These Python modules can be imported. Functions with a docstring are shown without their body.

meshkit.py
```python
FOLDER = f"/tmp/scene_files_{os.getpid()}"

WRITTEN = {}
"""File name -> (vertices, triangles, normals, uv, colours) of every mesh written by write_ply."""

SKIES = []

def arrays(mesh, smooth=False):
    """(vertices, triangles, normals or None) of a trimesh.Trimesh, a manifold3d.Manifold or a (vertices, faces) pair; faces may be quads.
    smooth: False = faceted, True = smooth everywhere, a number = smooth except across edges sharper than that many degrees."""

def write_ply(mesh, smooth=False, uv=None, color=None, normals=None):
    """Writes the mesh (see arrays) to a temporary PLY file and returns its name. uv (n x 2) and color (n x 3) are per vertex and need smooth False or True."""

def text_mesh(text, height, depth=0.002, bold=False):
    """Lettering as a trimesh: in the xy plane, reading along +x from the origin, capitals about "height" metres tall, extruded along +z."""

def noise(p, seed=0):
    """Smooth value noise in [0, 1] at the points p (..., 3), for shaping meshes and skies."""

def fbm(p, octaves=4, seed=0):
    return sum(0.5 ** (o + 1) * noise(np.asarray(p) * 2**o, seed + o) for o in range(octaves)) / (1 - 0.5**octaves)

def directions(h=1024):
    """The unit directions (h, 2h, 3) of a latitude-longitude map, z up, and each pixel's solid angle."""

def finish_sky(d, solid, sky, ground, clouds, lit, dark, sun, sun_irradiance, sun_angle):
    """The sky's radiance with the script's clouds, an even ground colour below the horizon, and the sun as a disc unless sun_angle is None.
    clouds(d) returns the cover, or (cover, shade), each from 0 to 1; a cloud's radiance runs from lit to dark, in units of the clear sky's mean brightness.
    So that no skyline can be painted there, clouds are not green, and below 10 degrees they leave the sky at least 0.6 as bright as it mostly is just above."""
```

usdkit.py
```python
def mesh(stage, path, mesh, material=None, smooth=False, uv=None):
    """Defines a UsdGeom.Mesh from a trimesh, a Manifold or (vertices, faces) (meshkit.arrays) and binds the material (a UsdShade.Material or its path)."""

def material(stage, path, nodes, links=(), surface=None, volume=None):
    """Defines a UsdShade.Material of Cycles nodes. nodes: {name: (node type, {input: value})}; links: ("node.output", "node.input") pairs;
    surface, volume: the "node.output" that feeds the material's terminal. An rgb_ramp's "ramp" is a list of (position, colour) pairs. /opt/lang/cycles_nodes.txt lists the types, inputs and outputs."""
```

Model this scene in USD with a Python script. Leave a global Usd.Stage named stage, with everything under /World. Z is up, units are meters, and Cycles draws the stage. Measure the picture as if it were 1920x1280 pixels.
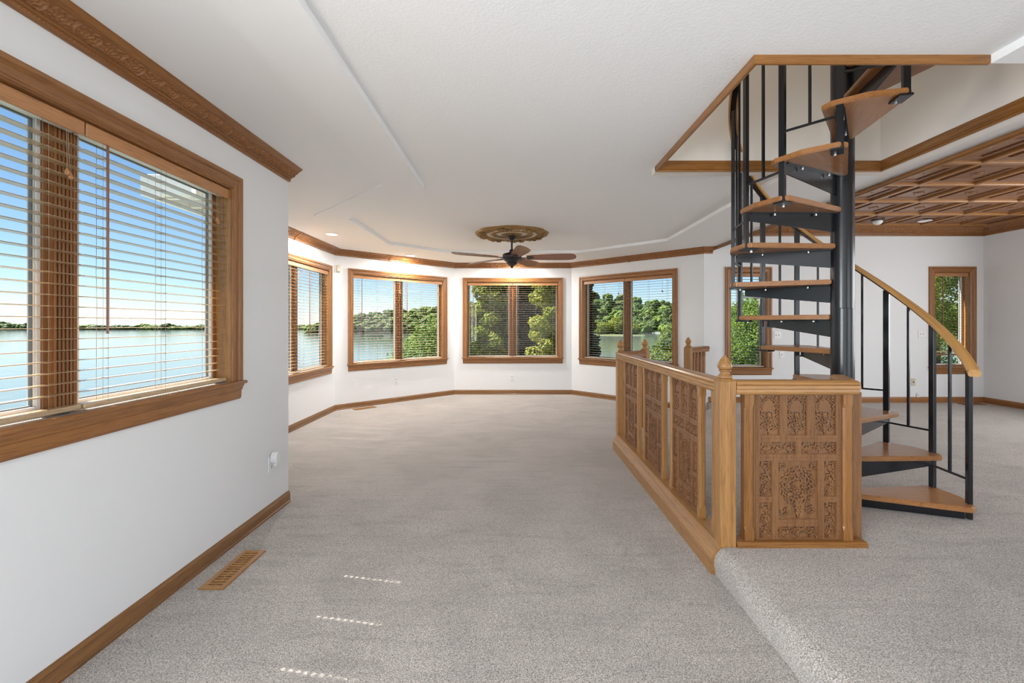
import math, random
import numpy as np
import trimesh, usdkit, meshkit
import mapbox_earcut
from scipy.spatial import ConvexHull
from shapely.geometry import Polygon, LineString, Point, box as sbox
from shapely.ops import unary_union
from shapely import affinity
from pxr import Usd, UsdGeom, UsdLux, UsdShade, Gf, Sdf

random.seed(7)
rng = np.random.default_rng(7)
stage = Usd.Stage.CreateInMemory()
UsdGeom.SetStageUpAxis(stage, 'Z')
UsdGeom.SetStageMetersPerUnit(stage, 1.0)
UsdGeom.Xform.Define(stage, '/World')
PI = math.pi

# ------------------------------------------------------------------ camera, sky, sun, large lights, exposure
EYE = 1.375
cam = UsdGeom.Camera.Define(stage, '/World/camera')
cam.AddTranslateOp().Set((0, 0, EYE)); cam.AddRotateXYZOp().Set((90, 0, 0))
cam.CreateHorizontalApertureAttr(36.0); cam.CreateVerticalApertureAttr(24.0)
cam.CreateFocalLengthAttr(36.0 * 853 / 1920)
cam.CreateHorizontalApertureOffsetAttr(-6 * 36.0 / 1920)
cam.CreateVerticalApertureOffsetAttr(-32 * 36.0 / 1920)
cam.CreateClippingRangeAttr((0.05, 20000.0))
cam.CreateExposureAttr(0.58)

SUN_EL, SUN_DIR = 52.0, (-0.982, 0.19)
SKY_STRENGTH, SUN_STRENGTH = 0.045, 3.2
dome = UsdLux.DomeLight.Define(stage, '/World/sky')
dome.CreateIntensityAttr(1.0)
sky_mat = usdkit.material(stage, '/World/Looks/sky', {
    'tc': ('texture_coordinate', {}),
    'sky': ('sky_texture', {'sky_type': 'multiple_scattering', 'sun_disc': False, 'sun_elevation': math.radians(SUN_EL), 'sun_rotation': math.atan2(SUN_DIR[0], SUN_DIR[1]), 'air_density': 1.0, 'aerosol_density': .4}),
    'bg': ('background_shader', {'strength': SKY_STRENGTH})},
    [('tc.generated', 'sky.vector'), ('sky.color', 'bg.color')], surface='bg.background')
UsdShade.MaterialBindingAPI.Apply(dome.GetPrim()).Bind(sky_mat)

sun = UsdLux.DistantLight.Define(stage, '/World/sun')
sun.CreateIntensityAttr(SUN_STRENGTH); sun.CreateAngleAttr(0.53); sun.CreateNormalizeAttr(True); sun.CreateColorAttr((1.0, 0.94, 0.84))
_az = math.degrees(math.atan2(SUN_DIR[1], SUN_DIR[0]))
sun.AddRotateZOp().Set(_az + 90); sun.AddRotateXOp().Set(90 - SUN_EL)

def rect_light(name, loc, rot, w, h, inten, col=(1, 1, 1)):
    l = UsdLux.RectLight.Define(stage, '/World/' + name)
    l.AddTranslateOp().Set(loc); l.AddRotateXYZOp().Set(rot)
    l.CreateWidthAttr(w); l.CreateHeightAttr(h); l.CreateIntensityAttr(inten); l.CreateColorAttr(col)
    return l
# daylight of the glazed rear wall of the two rooms (behind the camera)
rect_light('daylight_rear', (0.2, -2.55, 1.3), (90, 0, 0), 3.6, 2.1, 0.9, (0.95, 0.98, 1.0))
rect_light('daylight_rear_right', (5.2, -2.55, 1.45), (90, 0, 0), 3.4, 2.1, 1.7, (0.95, 0.98, 1.0))
# daylight of the second window of the left wall, beside and behind the camera
rect_light('daylight_left', (-1.73, -1.05, 1.45), (90, 0, -90), 2.6, 1.6, 8.9, (0.93, 0.97, 1.0))
# daylight of the large windows in the right-hand wall, outside the frame
rect_light('daylight_right', (7.29, 3.2, 1.65), (90, 0, 90), 4.6, 1.7, 3.7, (0.93, 0.97, 1.0))
# ceiling lamp of the upper storey
_up = UsdLux.DiskLight.Define(stage, '/World/upstairs_lamp'); _up.AddTranslateOp().Set((0.9, 1.6, 5.1)); _up.CreateRadiusAttr(.35); _up.CreateIntensityAttr(14.0); _up.CreateColorAttr((1.0, .9, .78))

# ------------------------------------------------------------------ materials
def mat(name, nodes, links, surface, **k):
    return usdkit.material(stage, '/World/Looks/' + name, nodes, links, surface=surface, **k)

def plain(name, col, rough=0.5, spec=0.5, metallic=0.0, coat=0.0, bump=None, vary=0.0):
    n = {'p': ('principled_bsdf', {'base_color': col, 'roughness': rough, 'specular_ior_level': spec, 'metallic': metallic, 'coat_weight': coat, 'coat_roughness': 0.12})}
    l = []
    if bump or vary:
        n['tc'] = ('texture_coordinate', {})
    if bump:
        sc, st, di = bump
        n['n'] = ('noise_texture', {'scale': sc, 'detail': 3.0, 'roughness': 0.6})
        n['b'] = ('bump', {'strength': st, 'distance': di})
        l += [('tc.object', 'n.vector'), ('n.fac', 'b.height'), ('b.normal', 'p.normal')]
    if vary:
        n['n2'] = ('noise_texture', {'scale': 1.3, 'detail': 4.0})
        n['r2'] = ('rgb_ramp', {'ramp': [(0.3, tuple(c * (1 - vary) for c in col)), (0.7, tuple(min(1, c * (1 + vary)) for c in col))]})
        l += [('tc.object', 'n2.vector'), ('n2.fac', 'r2.fac'), ('r2.color', 'p.base_color')]
    return mat(name, n, l, 'p.BSDF')

_woods = {}
TONES = {  # dark vein, mid, light, roughness, coat
    'casing': ((.19, .080, .028), (.295, .130, .049), (.365, .172, .071), .38, .15),
    'rail': ((.27, .128, .046), (.39, .200, .078), (.46, .250, .108), .36, .15),
    'carved': ((.14, .060, .024), (.225, .102, .043), (.285, .140, .062), .50, .05),
    'trim': ((.17, .070, .018), (.265, .115, .032), (.33, .155, .050), .36, .2),
    'coffer': ((.19, .078, .032), (.225, .095, .042), (.26, .115, .054), .36, .2),
    'beam': ((.28, .118, .036), (.36, .165, .055), (.42, .205, .078), .36, .2),
    'tread': ((.29, .125, .045), (.345, .155, .060), (.39, .185, .075), .34, .2),
    'nosing': ((.40, .20, .075), (.54, .30, .120), (.62, .37, .16), .36, .2),
    'crown': ((.17, .066, .020), (.27, .112, .036), (.33, .150, .052), .42, .1),
    'fan': ((.13, .042, .020), (.23, .080, .038), (.30, .115, .060), .32, .3),
    'slat': ((.50, .36, .22), (.58, .435, .285), (.63, .48, .33), .20, .6),
    'valance': ((.38, .18, .075), (.44, .215, .095), (.48, .245, .115), .40, .1),
    'base': ((.15, .070, .026), (.235, .112, .044), (.29, .150, .065), .42, .1),
}
for _k, _t in TONES.items():
    _g = (1, .97, .90) if _k in ('slat', 'valance', 'fan') else (1, .955, .76)
    TONES[_k] = tuple(tuple(c * g for c, g in zip(col, _g)) for col in _t[:3]) + _t[3:]
ROT = {'x': (0, 0, 0), 'y': (0, 0, PI / 2), 'z': (0, PI / 2, 0), 'd': (0, 0, -PI / 4), 'e': (0, 0, PI / 4)}
def wood(tone, axis='x'):
    key = tone + '_' + axis
    if key in _woods:
        return _woods[key]
    d, m, l, rough, coat = TONES[tone]
    n = {'tc': ('texture_coordinate', {}),
         'rot': ('mapping', {'rotation': ROT[axis]}),
         'mp': ('mapping', {'scale': (1.3, 42, 42)}),
         'mp2': ('mapping', {'scale': (9, 190, 190)}),
         'n': ('noise_texture', {'scale': 1.0, 'detail': 5.0, 'roughness': 0.6, 'distortion': 0.6}),
         'n2': ('noise_texture', {'scale': 1.0, 'detail': 2.0}),
         'r': ('rgb_ramp', {'ramp': [(0.25, d), (0.48, m), (0.78, l)]}),
         'r2': ('rgb_ramp', {'ramp': [(0.34, (.62, .58, .54)), (0.47, (1, 1, 1)), (1, (1, 1, 1))]}),
         'mx': ('mix', {'mix_type': 'multiply', 'fac': 0.75}),
         'oi': ('object_info', {}),
         'mr': ('map_range', {'from_min': 0., 'from_max': 1., 'to_min': 0.88, 'to_max': 1.1}),
         'hs': ('hsv', {}),
         'b': ('bump', {'strength': 0.18, 'distance': 0.002}),
         'p': ('principled_bsdf', {'roughness': rough, 'coat_weight': coat, 'coat_roughness': 0.18})}
    L = [('tc.object', 'rot.vector'), ('rot.vector', 'mp.vector'), ('rot.vector', 'mp2.vector'), ('mp.vector', 'n.vector'), ('mp2.vector', 'n2.vector'),
         ('n.fac', 'r.fac'), ('n2.fac', 'r2.fac'), ('r.color', 'mx.color1'), ('r2.color', 'mx.color2'),
         ('oi.random', 'mr.value'), ('mr.result', 'hs.value'), ('mx.color', 'hs.color'), ('hs.color', 'p.base_color'),
         ('n2.fac', 'b.height'), ('b.normal', 'p.normal')]
    _woods[key] = mat('wood_' + key, n, L, 'p.BSDF')
    return _woods[key]

M = {}
M['wall'] = plain('wall_paint', (.80, .803, .805), .65, .25, bump=(260, .10, .002))
M['wall_up'] = plain('wall_paint_upstairs', (.80, .765, .72), .65, .25, bump=(260, .10, .002))
M['ceil'] = plain('ceiling_smooth', (.87, .878, .89), .7, .2, bump=(180, .12, .002))
M['ceil_tex'] = plain('ceiling_orange_peel', (.87, .878, .89), .7, .2, bump=(75, .30, .006))
M['white'] = plain('white_plastic', (.82, .82, .81), .35)
M['cream'] = plain('cream_plastic', (.62, .56, .42), .4)
M['slot'] = plain('dark_slot', (.03, .03, .03), .6)
M['black'] = plain('black_metal', (.007, .008, .011), .24, .55, coat=.05, bump=(60, .05, .002))
M['bronze'] = plain('dark_bronze', (.035, .032, .034), .38, .5, metallic=.4)
M['bolt'] = plain('bright_steel', (.62, .62, .62), .25, metallic=1.0)
M['cord'] = plain('cord', (.30, .25, .19), .8)
M['vinyl'] = plain('white_vinyl', (.74, .73, .71), .4)
M['gray'] = plain('grey_frame', (.16, .165, .17), .5)
M['siding'] = plain('white_siding', (.72, .71, .68), .6)
M['soffit'] = plain('eave_wood', (.36, .33, .27), .7, vary=.2)
M['gold'] = plain('gilded_plaster', (.27, .155, .055), .36, .5, metallic=.35, vary=.35)
M['cream_plaster'] = plain('cream_plaster', (.66, .60, .46), .55)
M['roof'] = plain('grey_roof', (.22, .21, .20), .9, vary=.3)
M['earth'] = plain('bank_earth', (.10, .12, .045), .95, vary=.4)
M['bark'] = plain('bark', (.10, .075, .055), .9, vary=.3)
M['duct'] = plain('duct_dark', (.02, .02, .02), .8)

def emit(name, col, s):
    return mat(name, {'e': ('emission', {'color': col, 'strength': s})}, [], 'e.emission')
M['lens'] = emit('lamp_lens', (1.0, .86, .66), 14.0)

M['carpet'] = mat('carpet', {
    'tc': ('texture_coordinate', {}),
    'of': ('mapping', {'location': (.13, .07, .1), 'rotation': (.52, .41, .33)}),
    'n1': ('noise_texture', {'scale': 190.0, 'detail': 4.0, 'roughness': .92}),
    'n2': ('noise_texture', {'scale': 1.6, 'detail': 4.0, 'distortion': 1.2}),
    'mp': ('mapping', {'scale': (2.2, 17.0, 1.0)}),
    'n3': ('noise_texture', {'scale': 1.0, 'detail': 4.0, 'distortion': .6}),
    'r1': ('rgb_ramp', {'ramp': [(0.395, (.075, .064, .056)), (0.465, (.33, .296, .266)), (0.53, (.475, .434, .398)), (0.595, (.78, .73, .685))]}),
    'r2': ('rgb_ramp', {'ramp': [(0.36, (.90, .90, .90)), (0.62, (1.05, 1.05, 1.05))]}),
    'r3': ('rgb_ramp', {'ramp': [(0.32, (.86, .86, .86)), (0.45, (1, 1, 1)), (0.66, (1.04, 1.04, 1.04))]}),
    'm1': ('mix', {'mix_type': 'multiply', 'fac': 1.0}), 'm2': ('mix', {'mix_type': 'multiply', 'fac': .8}),
    'b': ('bump', {'strength': .55, 'distance': .006}),
    'p': ('principled_bsdf', {'roughness': 1.0, 'specular_ior_level': .1, 'sheen_weight': .25, 'sheen_roughness': .6})},
    [('tc.object', 'of.vector'), ('of.vector', 'n1.vector'), ('tc.object', 'n2.vector'), ('tc.object', 'mp.vector'), ('mp.vector', 'n3.vector'),
     ('n1.fac', 'r1.fac'), ('n2.fac', 'r2.fac'), ('n3.fac', 'r3.fac'), ('r1.color', 'm1.color1'), ('r2.color', 'm1.color2'),
     ('m1.color', 'm2.color1'), ('r3.color', 'm2.color2'), ('m2.color', 'p.base_color'), ('n1.fac', 'b.height'), ('b.normal', 'p.normal')], 'p.BSDF')

M['glass'] = mat('window_glass', {
    'f': ('fresnel', {'IOR': 1.33}), 'ge': ('geometry', {}), 'i': ('math', {'math_type': 'subtract', 'value1': 1.0}), 'mu': ('math', {'math_type': 'multiply'}),
    't': ('transparent_bsdf', {'color': (.98, .99, .985)}), 'g': ('glossy_bsdf', {'color': (1, 1, 1), 'roughness': 0.0}),
    'm': ('mix_closure', {})}, [('ge.backfacing', 'i.value2'), ('f.fac', 'mu.value1'), ('i.value', 'mu.value2'), ('mu.value', 'm.fac'), ('t.BSDF', 'm.closure1'), ('g.BSDF', 'm.closure2')], 'm.closure')

M['water'] = mat('lake_water', {
    'tc': ('texture_coordinate', {}), 'mp': ('mapping', {'scale': (.25, .6, 1)}),
    'n': ('noise_texture', {'scale': 1.0, 'detail': 6.0, 'roughness': .6}),
    'b': ('bump', {'strength': .10, 'distance': .25}),
    'p': ('principled_bsdf', {'base_color': (.12, .15, .135), 'roughness': .07, 'ior': 1.33, 'specular_ior_level': .6})},
    [('tc.object', 'mp.vector'), ('mp.vector', 'n.vector'), ('n.fac', 'b.height'), ('b.normal', 'p.normal')], 'p.BSDF')

def leafy(name, c0, c1, c2, solid=False, spec=.25):
    n = {'tc': ('texture_coordinate', {}), 'oi': ('object_info', {}), 'ge': ('geometry', {}),
         'n': ('noise_texture', {'scale': .5 if solid else 1.2, 'detail': 4.0}),
         'ad': ('math', {'math_type': 'add'}), 'mu': ('math', {'math_type': 'multiply_add', 'value2': .45, 'value3': -.2}),
         'mu2': ('math', {'math_type': 'multiply_add', 'value2': .35, 'value3': -.1}), 'ad2': ('math', {'math_type': 'add'}),
         'r': ('rgb_ramp', {'ramp': [(0.2, c0), (0.55, c1), (0.9, c2)]}),
         'd': ('principled_bsdf', {'roughness': .6, 'specular_ior_level': spec}), 't': ('translucent_bsdf', {}), 'm': ('mix_closure', {'fac': .12 if solid else .35})}
    L = [('tc.object', 'n.vector'), ('oi.random', 'mu.value1'), ('n.fac', 'ad.value1'), ('mu.value', 'ad.value2'),
         ('ge.random_per_island', 'mu2.value1'), ('ad.value', 'ad2.value1'), ('mu2.value', 'ad2.value2'), ('ad2.value', 'r.fac'),
         ('r.color', 'd.base_color'), ('r.color', 't.color'), ('d.BSDF', 'm.closure1'), ('t.BSDF', 'm.closure2')]
    return mat(name, n, L, 'm.closure')
M['leaf'] = leafy('leaves_bright', (.05, .11, .010), (.15, .25, .022), (.32, .38, .045))
M['leaf_gold'] = leafy('leaves_golden', (.06, .10, .012), (.21, .26, .032), (.46, .44, .085))
M['leaf_dark'] = leafy('leaves_dark', (.008, .022, .006), (.020, .048, .012), (.05, .09, .02), spec=.02)
M['wood_far'] = leafy('woodland', (.028, .060, .008), (.085, .145, .018), (.19, .235, .032), solid=True)

# ------------------------------------------------------------------ building helpers
_names = {}
def numbered(parent, name):
    k = (parent, name)
    i = _names.get(k, -1) + 1
    _names[k] = i
    return name if i == 0 else f'{name}_{i:03d}'

def tag(p, label=None, cat=None, group=None, kind=None):
    for k, v in (('label', label), ('category', cat), ('group', group), ('kind', kind)):
        if v: p.SetCustomDataByKey(k, v)
    return p

def thing(name, label, cat, loc=(0, 0, 0), rotz=0.0, group=None, kind=None, scale=None):
    x = UsdGeom.Xform.Define(stage, '/World/' + numbered('/World', name))
    x.AddTranslateOp().Set(tuple(float(v) for v in loc)); x.AddRotateZOp().Set(float(math.degrees(rotz)))
    if scale: x.AddScaleOp().Set(tuple(float(v) for v in scale))
    return tag(x.GetPrim(), label, cat, group, kind)

def obj(name, mesh, material, parent=None, smooth=False, label=None, cat=None, group=None, kind=None, T=None):
    base = str(parent.GetPath()) if parent is not None else '/World'
    if isinstance(mesh, MB): mesh = mesh.arrays()
    m = usdkit.mesh(stage, base + '/' + numbered(base, name), mesh, material, smooth=smooth)
    if T is not None:
        m.AddTransformOp().Set(Gf.Matrix4d(*np.asarray(T, float).T.ravel().tolist()))
    return tag(m.GetPrim(), label, cat, group, kind)

def dup(root, loc, rotz=0.0, label=None, group=None, scale=None):
    was = root.GetCustomData()
    r = thing(root.GetName().rstrip('0123456789').rstrip('_'), label or was['label'], was['category'], loc, rotz, group or was.get('group'), None, scale)
    r.GetReferences().AddInternalReference(root.GetPath())
    r.SetInstanceable(True)
    return r

def mtx(loc=(0, 0, 0), rotz=0.0):
    T = np.eye(4); c, s = math.cos(rotz), math.sin(rotz)
    T[:2, :2] = [[c, -s], [s, c]]; T[:3, 3] = loc
    return T

def earcut(poly):
    ext = np.array(poly.exterior.coords)[:-1]; rings = [ext]; ends = [len(ext)]
    for i in poly.interiors:
        r = np.array(i.coords)[:-1]; rings.append(r); ends.append(ends[-1] + len(r))
    v = np.vstack(rings).astype(np.float64)
    f = mapbox_earcut.triangulate_float64(v, np.array(ends, np.uint32)).reshape(-1, 3).astype(int)
    a = v[f[:, 1]] - v[f[:, 0]]; b = v[f[:, 2]] - v[f[:, 0]]
    neg = a[:, 0] * b[:, 1] - a[:, 1] * b[:, 0] < 0
    f[neg] = f[neg][:, ::-1]
    return v, f, [np.arange(s, e) for s, e in zip([0] + ends[:-1], ends)]

_boxf = np.array([[0, 2, 1], [0, 3, 2], [4, 5, 6], [4, 6, 7], [0, 1, 5], [0, 5, 4], [1, 2, 6], [1, 6, 5], [2, 3, 7], [2, 7, 6], [3, 0, 4], [3, 4, 7]])
class MB:
    def __init__(s): s.v, s.f, s.n = [], [], 0
    def add(s, v, f, T=None):
        v = np.asarray(v, float); f = np.asarray(f, int)
        if f.ndim == 2 and f.shape[1] == 4: f = np.vstack([f[:, :3], f[:, [0, 2, 3]]])
        if T is not None: v = v @ np.asarray(T)[:3, :3].T + np.asarray(T)[:3, 3]
        s.v.append(v); s.f.append(f + s.n); s.n += len(v)
        return s
    def arrays(s): return np.vstack(s.v), np.vstack(s.f)
    def box(s, x0, y0, z0, x1, y1, z1, T=None):
        x0, x1 = min(x0, x1), max(x0, x1); y0, y1 = min(y0, y1), max(y0, y1); z0, z1 = min(z0, z1), max(z0, z1)
        v = [(x0, y0, z0), (x1, y0, z0), (x1, y1, z0), (x0, y1, z0), (x0, y0, z1), (x1, y0, z1), (x1, y1, z1), (x0, y1, z1)]
        return s.add(v, _boxf, T)
    def hull(s, pts, T=None):
        pts = np.asarray(pts, float); h = ConvexHull(pts); f = h.simplices.copy(); c = pts[h.vertices].mean(0)
        n = np.cross(pts[f[:, 1]] - pts[f[:, 0]], pts[f[:, 2]] - pts[f[:, 0]])
        flip = ((pts[f[:, 0]] - c) * n).sum(1) < 0
        f[flip] = f[flip][:, ::-1]
        return s.add(pts, f, T)
    def cbox(s, x0, y0, z0, x1, y1, z1, c=.004, T=None):
        p = []
        for X, x in ((x0, 1), (x1, -1)):
            for Y, y in ((y0, 1), (y1, -1)):
                for Z, z in ((z0, 1), (z1, -1)):
                    p += [(X, Y + c * y, Z + c * z), (X + c * x, Y, Z + c * z), (X + c * x, Y + c * y, Z)]
        return s.hull(p, T)
    def prism(s, poly, z0, z1, T=None):
        for g in getattr(poly, 'geoms', [poly]):
            if g.is_empty or g.area < 1e-9: continue
            v, f, rings = earcut(g); n = len(v)
            V = np.vstack([np.c_[v, np.full(n, z0)], np.c_[v, np.full(n, z1)]])
            F = [f[:, ::-1], f + n]
            for k, r in enumerate(rings):
                r2 = np.roll(r, -1)
                x, y = v[r].T
                ccw = (x * np.roll(y, -1) - np.roll(x, -1) * y).sum() > 0
                q = np.stack([r, r2, r2 + n, r + n], 1)
                if ccw != (k == 0): q = q[:, ::-1]
                F.append(np.vstack([q[:, :3], q[:, [0, 2, 3]]]))
            s.add(V, np.vstack(F), T)
        return s
    def lathe(s, prof, n=24, T=None, cap=True):
        p = np.asarray(prof, float); a = np.arange(n) * 2 * PI / n
        V = np.stack([p[:, 0][:, None] * np.cos(a), p[:, 0][:, None] * np.sin(a), np.repeat(p[:, 1][:, None], n, 1)], -1).reshape(-1, 3)
        i, j = np.meshgrid(np.arange(len(p) - 1), np.arange(n), indexing='ij'); j2 = (j + 1) % n
        q = np.stack([i * n + j, i * n + j2, (i + 1) * n + j2, (i + 1) * n + j], -1).reshape(-1, 4)
        if p[-1, 1] < p[0, 1]: q = q[:, ::-1]
        s.add(V, q, T)
        if cap:
            for k, up in ((0, p[0, 1] > p[-1, 1]), (len(p) - 1, p[-1, 1] >= p[0, 1])):
                if p[k, 0] > 1e-6:
                    ring = np.vstack([V[k * n:(k + 1) * n], [0, 0, p[k, 1]]])
                    f = np.stack([np.arange(n), (np.arange(n) + 1) % n, np.full(n, n)], 1)
                    s.add(ring, f if up else f[:, ::-1], T)
        return s
    def tube(s, pts, r, n=6, T=None, cap=True):
        p = np.asarray(pts, float)
        t = np.gradient(p, axis=0); t /= np.linalg.norm(t, axis=1, keepdims=True) + 1e-12
        ref = np.array([0, 0, 1.]) if abs(t[:, 2]).mean() < .8 else np.array([1., 0, 0])
        a = np.cross(t, ref); a /= np.linalg.norm(a, axis=1, keepdims=True) + 1e-12
        b = np.cross(t, a); an = np.arange(n) * 2 * PI / n
        r = np.broadcast_to(np.asarray(r, float), (len(p),))
        V = (p[:, None] + r[:, None, None] * (np.cos(an)[None, :, None] * a[:, None] + np.sin(an)[None, :, None] * b[:, None])).reshape(-1, 3)
        i, j = np.meshgrid(np.arange(len(p) - 1), np.arange(n), indexing='ij'); j2 = (j + 1) % n
        q = np.stack([i * n + j, (i + 1) * n + j, (i + 1) * n + j2, i * n + j2], -1).reshape(-1, 4)
        s.add(V, q[:, ::-1], T)
        if cap:
            s.add(np.vstack([V[:n], p[0]]), np.stack([np.arange(n), (np.arange(n) + 1) % n, np.full(n, n)], 1), T)
            s.add(np.vstack([V[-n:], p[-1]]), np.stack([(np.arange(n) + 1) % n, np.arange(n), np.full(n, n)], 1), T)
        return s

def mitres(path, side):
    """unit offset vectors (mitred) at each point of an open plan path; side=-1 is to the right of travel"""
    p = np.asarray(path, float); d = np.diff(p, axis=0); d /= np.linalg.norm(d, axis=1, keepdims=True)
    nn = side * np.stack([-d[:, 1], d[:, 0]], 1); m = [nn[0]]
    for a, b in zip(nn[:-1], nn[1:]): m.append((a + b) / (1 + a @ b))
    return np.array(m + [nn[-1]])

def sweep_plan(path, prof, side=-1, zero=0.0, only=None):
    """moulding segments along a plan path: profile points (offset, z). One (v, f) for each segment, mitred."""
    p = np.asarray(path, float); m = mitres(p, side); pr = np.asarray(prof, float); n = len(pr); out = []
    for k in range(len(p) - 1):
        V = []
        for e in (k, k + 1):
            V.append(np.c_[p[e][0] + m[e][0] * pr[:, 0], p[e][1] + m[e][1] * pr[:, 0], zero + pr[:, 1]])
        V = np.vstack(V)
        i = np.arange(n); j = (i + 1) % n
        q = np.stack([i, j, j + n, i + n], 1)
        cv, cf, _ = earcut(Polygon(pr))
        F = np.vstack([q[:, :3], q[:, [0, 2, 3]], cf + 0, cf[:, ::-1] + n])
        # orientation
        vol = np.einsum('ij,ij->i', V[F[:, 0]], np.cross(V[F[:, 1]], V[F[:, 2]])).sum()
        c = V.mean(0); Vc = V - c
        vol = np.einsum('ij,ij->i', Vc[F[:, 0]], np.cross(Vc[F[:, 1]], Vc[F[:, 2]])).sum()
        if vol < 0: F = F[:, ::-1]
        out.append((V, F))
    return out

def frame_segs(path, prof, closed=False):
    """casing in a local x-z plane; path (x,z) list, profile (offset outwards to the left of travel, depth towards the room); y = -depth"""
    segs = sweep_plan(path, prof, side=1)
    return [(np.c_[V[:, 0], -V[:, 2], V[:, 1]], F[:, ::-1]) for V, F in segs]

# ------------------------------------------------------------------ the room: plan
Z_SOF, Z_BAND, Z_TRAY, Z_WOODC, STEP = 2.575, 2.565, 2.605, 2.90, 0.155
YB = -2.6
P = [(-1.76, YB), (-1.76, 3.53), (-2.88, 4.65), (-2.88, 7.27), (-1.20, 8.95), (1.11, 8.95), (2.95, 7.11), (7.32, 7.11), (7.32, YB)]
room = Polygon(P)
TH = 0.15
def along(a, b): return math.atan2(b[1] - a[1], b[0] - a[0])

wall_names = ['wall_left', 'wall_diagonal', 'wall_bay_left', 'wall_bay_front_left', 'wall_bay_front', 'wall_bay_front_right', 'wall_right_front', 'wall_right']
wall_labels = ['white wall with the big window at left', 'short white diagonal wall behind the left corner', 'white bay wall at the far left', 'white angled bay wall with the left angled window',
               'white bay wall facing the camera under the fan', 'white angled bay wall behind the carved railing', 'white far wall behind the spiral staircase', 'white wall at the far right edge']
wall_m = mitres(P, 1)     # outwards
WIN = {  # wall index: list of (centre s, outer width, apron bottom, top outer)
    0: [(1.85 - YB, 2.10, .905, 2.30)],
    2: [(1.47, 1.98, .61, 2.29)],
    3: [((2.376 - (.116 + 1.543) / 2 * 1.4142), 1.98, .61, 2.29)],
    4: [(1.153, 1.97, .61, 2.29)],
    5: [((.13 + 1.546) / 2 * 1.4142, 1.98, .61, 2.29)],
    6: [(3.64 - 2.95, .725, .585, 2.27), (6.825 - 2.95, .725, .60, 2.275)]}
CAS = .09
for i, nm in enumerate(wall_names):
    a, b = np.array(P[i]), np.array(P[i + 1]); L = np.linalg.norm(b - a); th = along(a, b)
    ztop = 2.95
    poly = sbox(0, -.1, L, ztop)
    for (sc, W, z0, z1) in WIN.get(i, []):
        poly = poly.difference(sbox(sc - W / 2 + CAS - .012, z0 + .11, sc + W / 2 - CAS + .012, z1 - CAS + .012))
    mb = MB().prism(poly, 0, TH)
    V, F = mb.arrays()
    # local: x along, polygon y -> z, extrusion -> outwards (local +y)
    V = np.c_[V[:, 0], V[:, 2], V[:, 1]]; F = F[:, ::-1]
    out = V[:, 1] > 1e-6
    u = (b - a) / L
    for e, pt, at in ((0, V[:, 0] < 1e-6, i), (L, V[:, 0] > L - 1e-6, i + 1)):
        V[out & pt, 0] = e + (wall_m[at] @ u) * TH
    w = thing(nm, wall_labels[i], 'wall', (a[0], a[1], 0), th, kind='structure')
    obj('wall_surface', (V, F), M['wall'], w)
mb = MB()
mb.prism(sbox(-1.76 - TH, -.1, 7.32 + TH, 2.95).difference(sbox(-1.6, .25, 2.0, 2.35)).difference(sbox(3.5, .4, 6.9, 2.5)), 0, TH)
V, F = mb.arrays(); V = np.c_[V[:, 0], YB - V[:, 2], V[:, 1]]
obj('wall_back', (V, F), M['wall'], label='white rear wall behind the camera with glazed openings', cat='wall', kind='structure')

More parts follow.
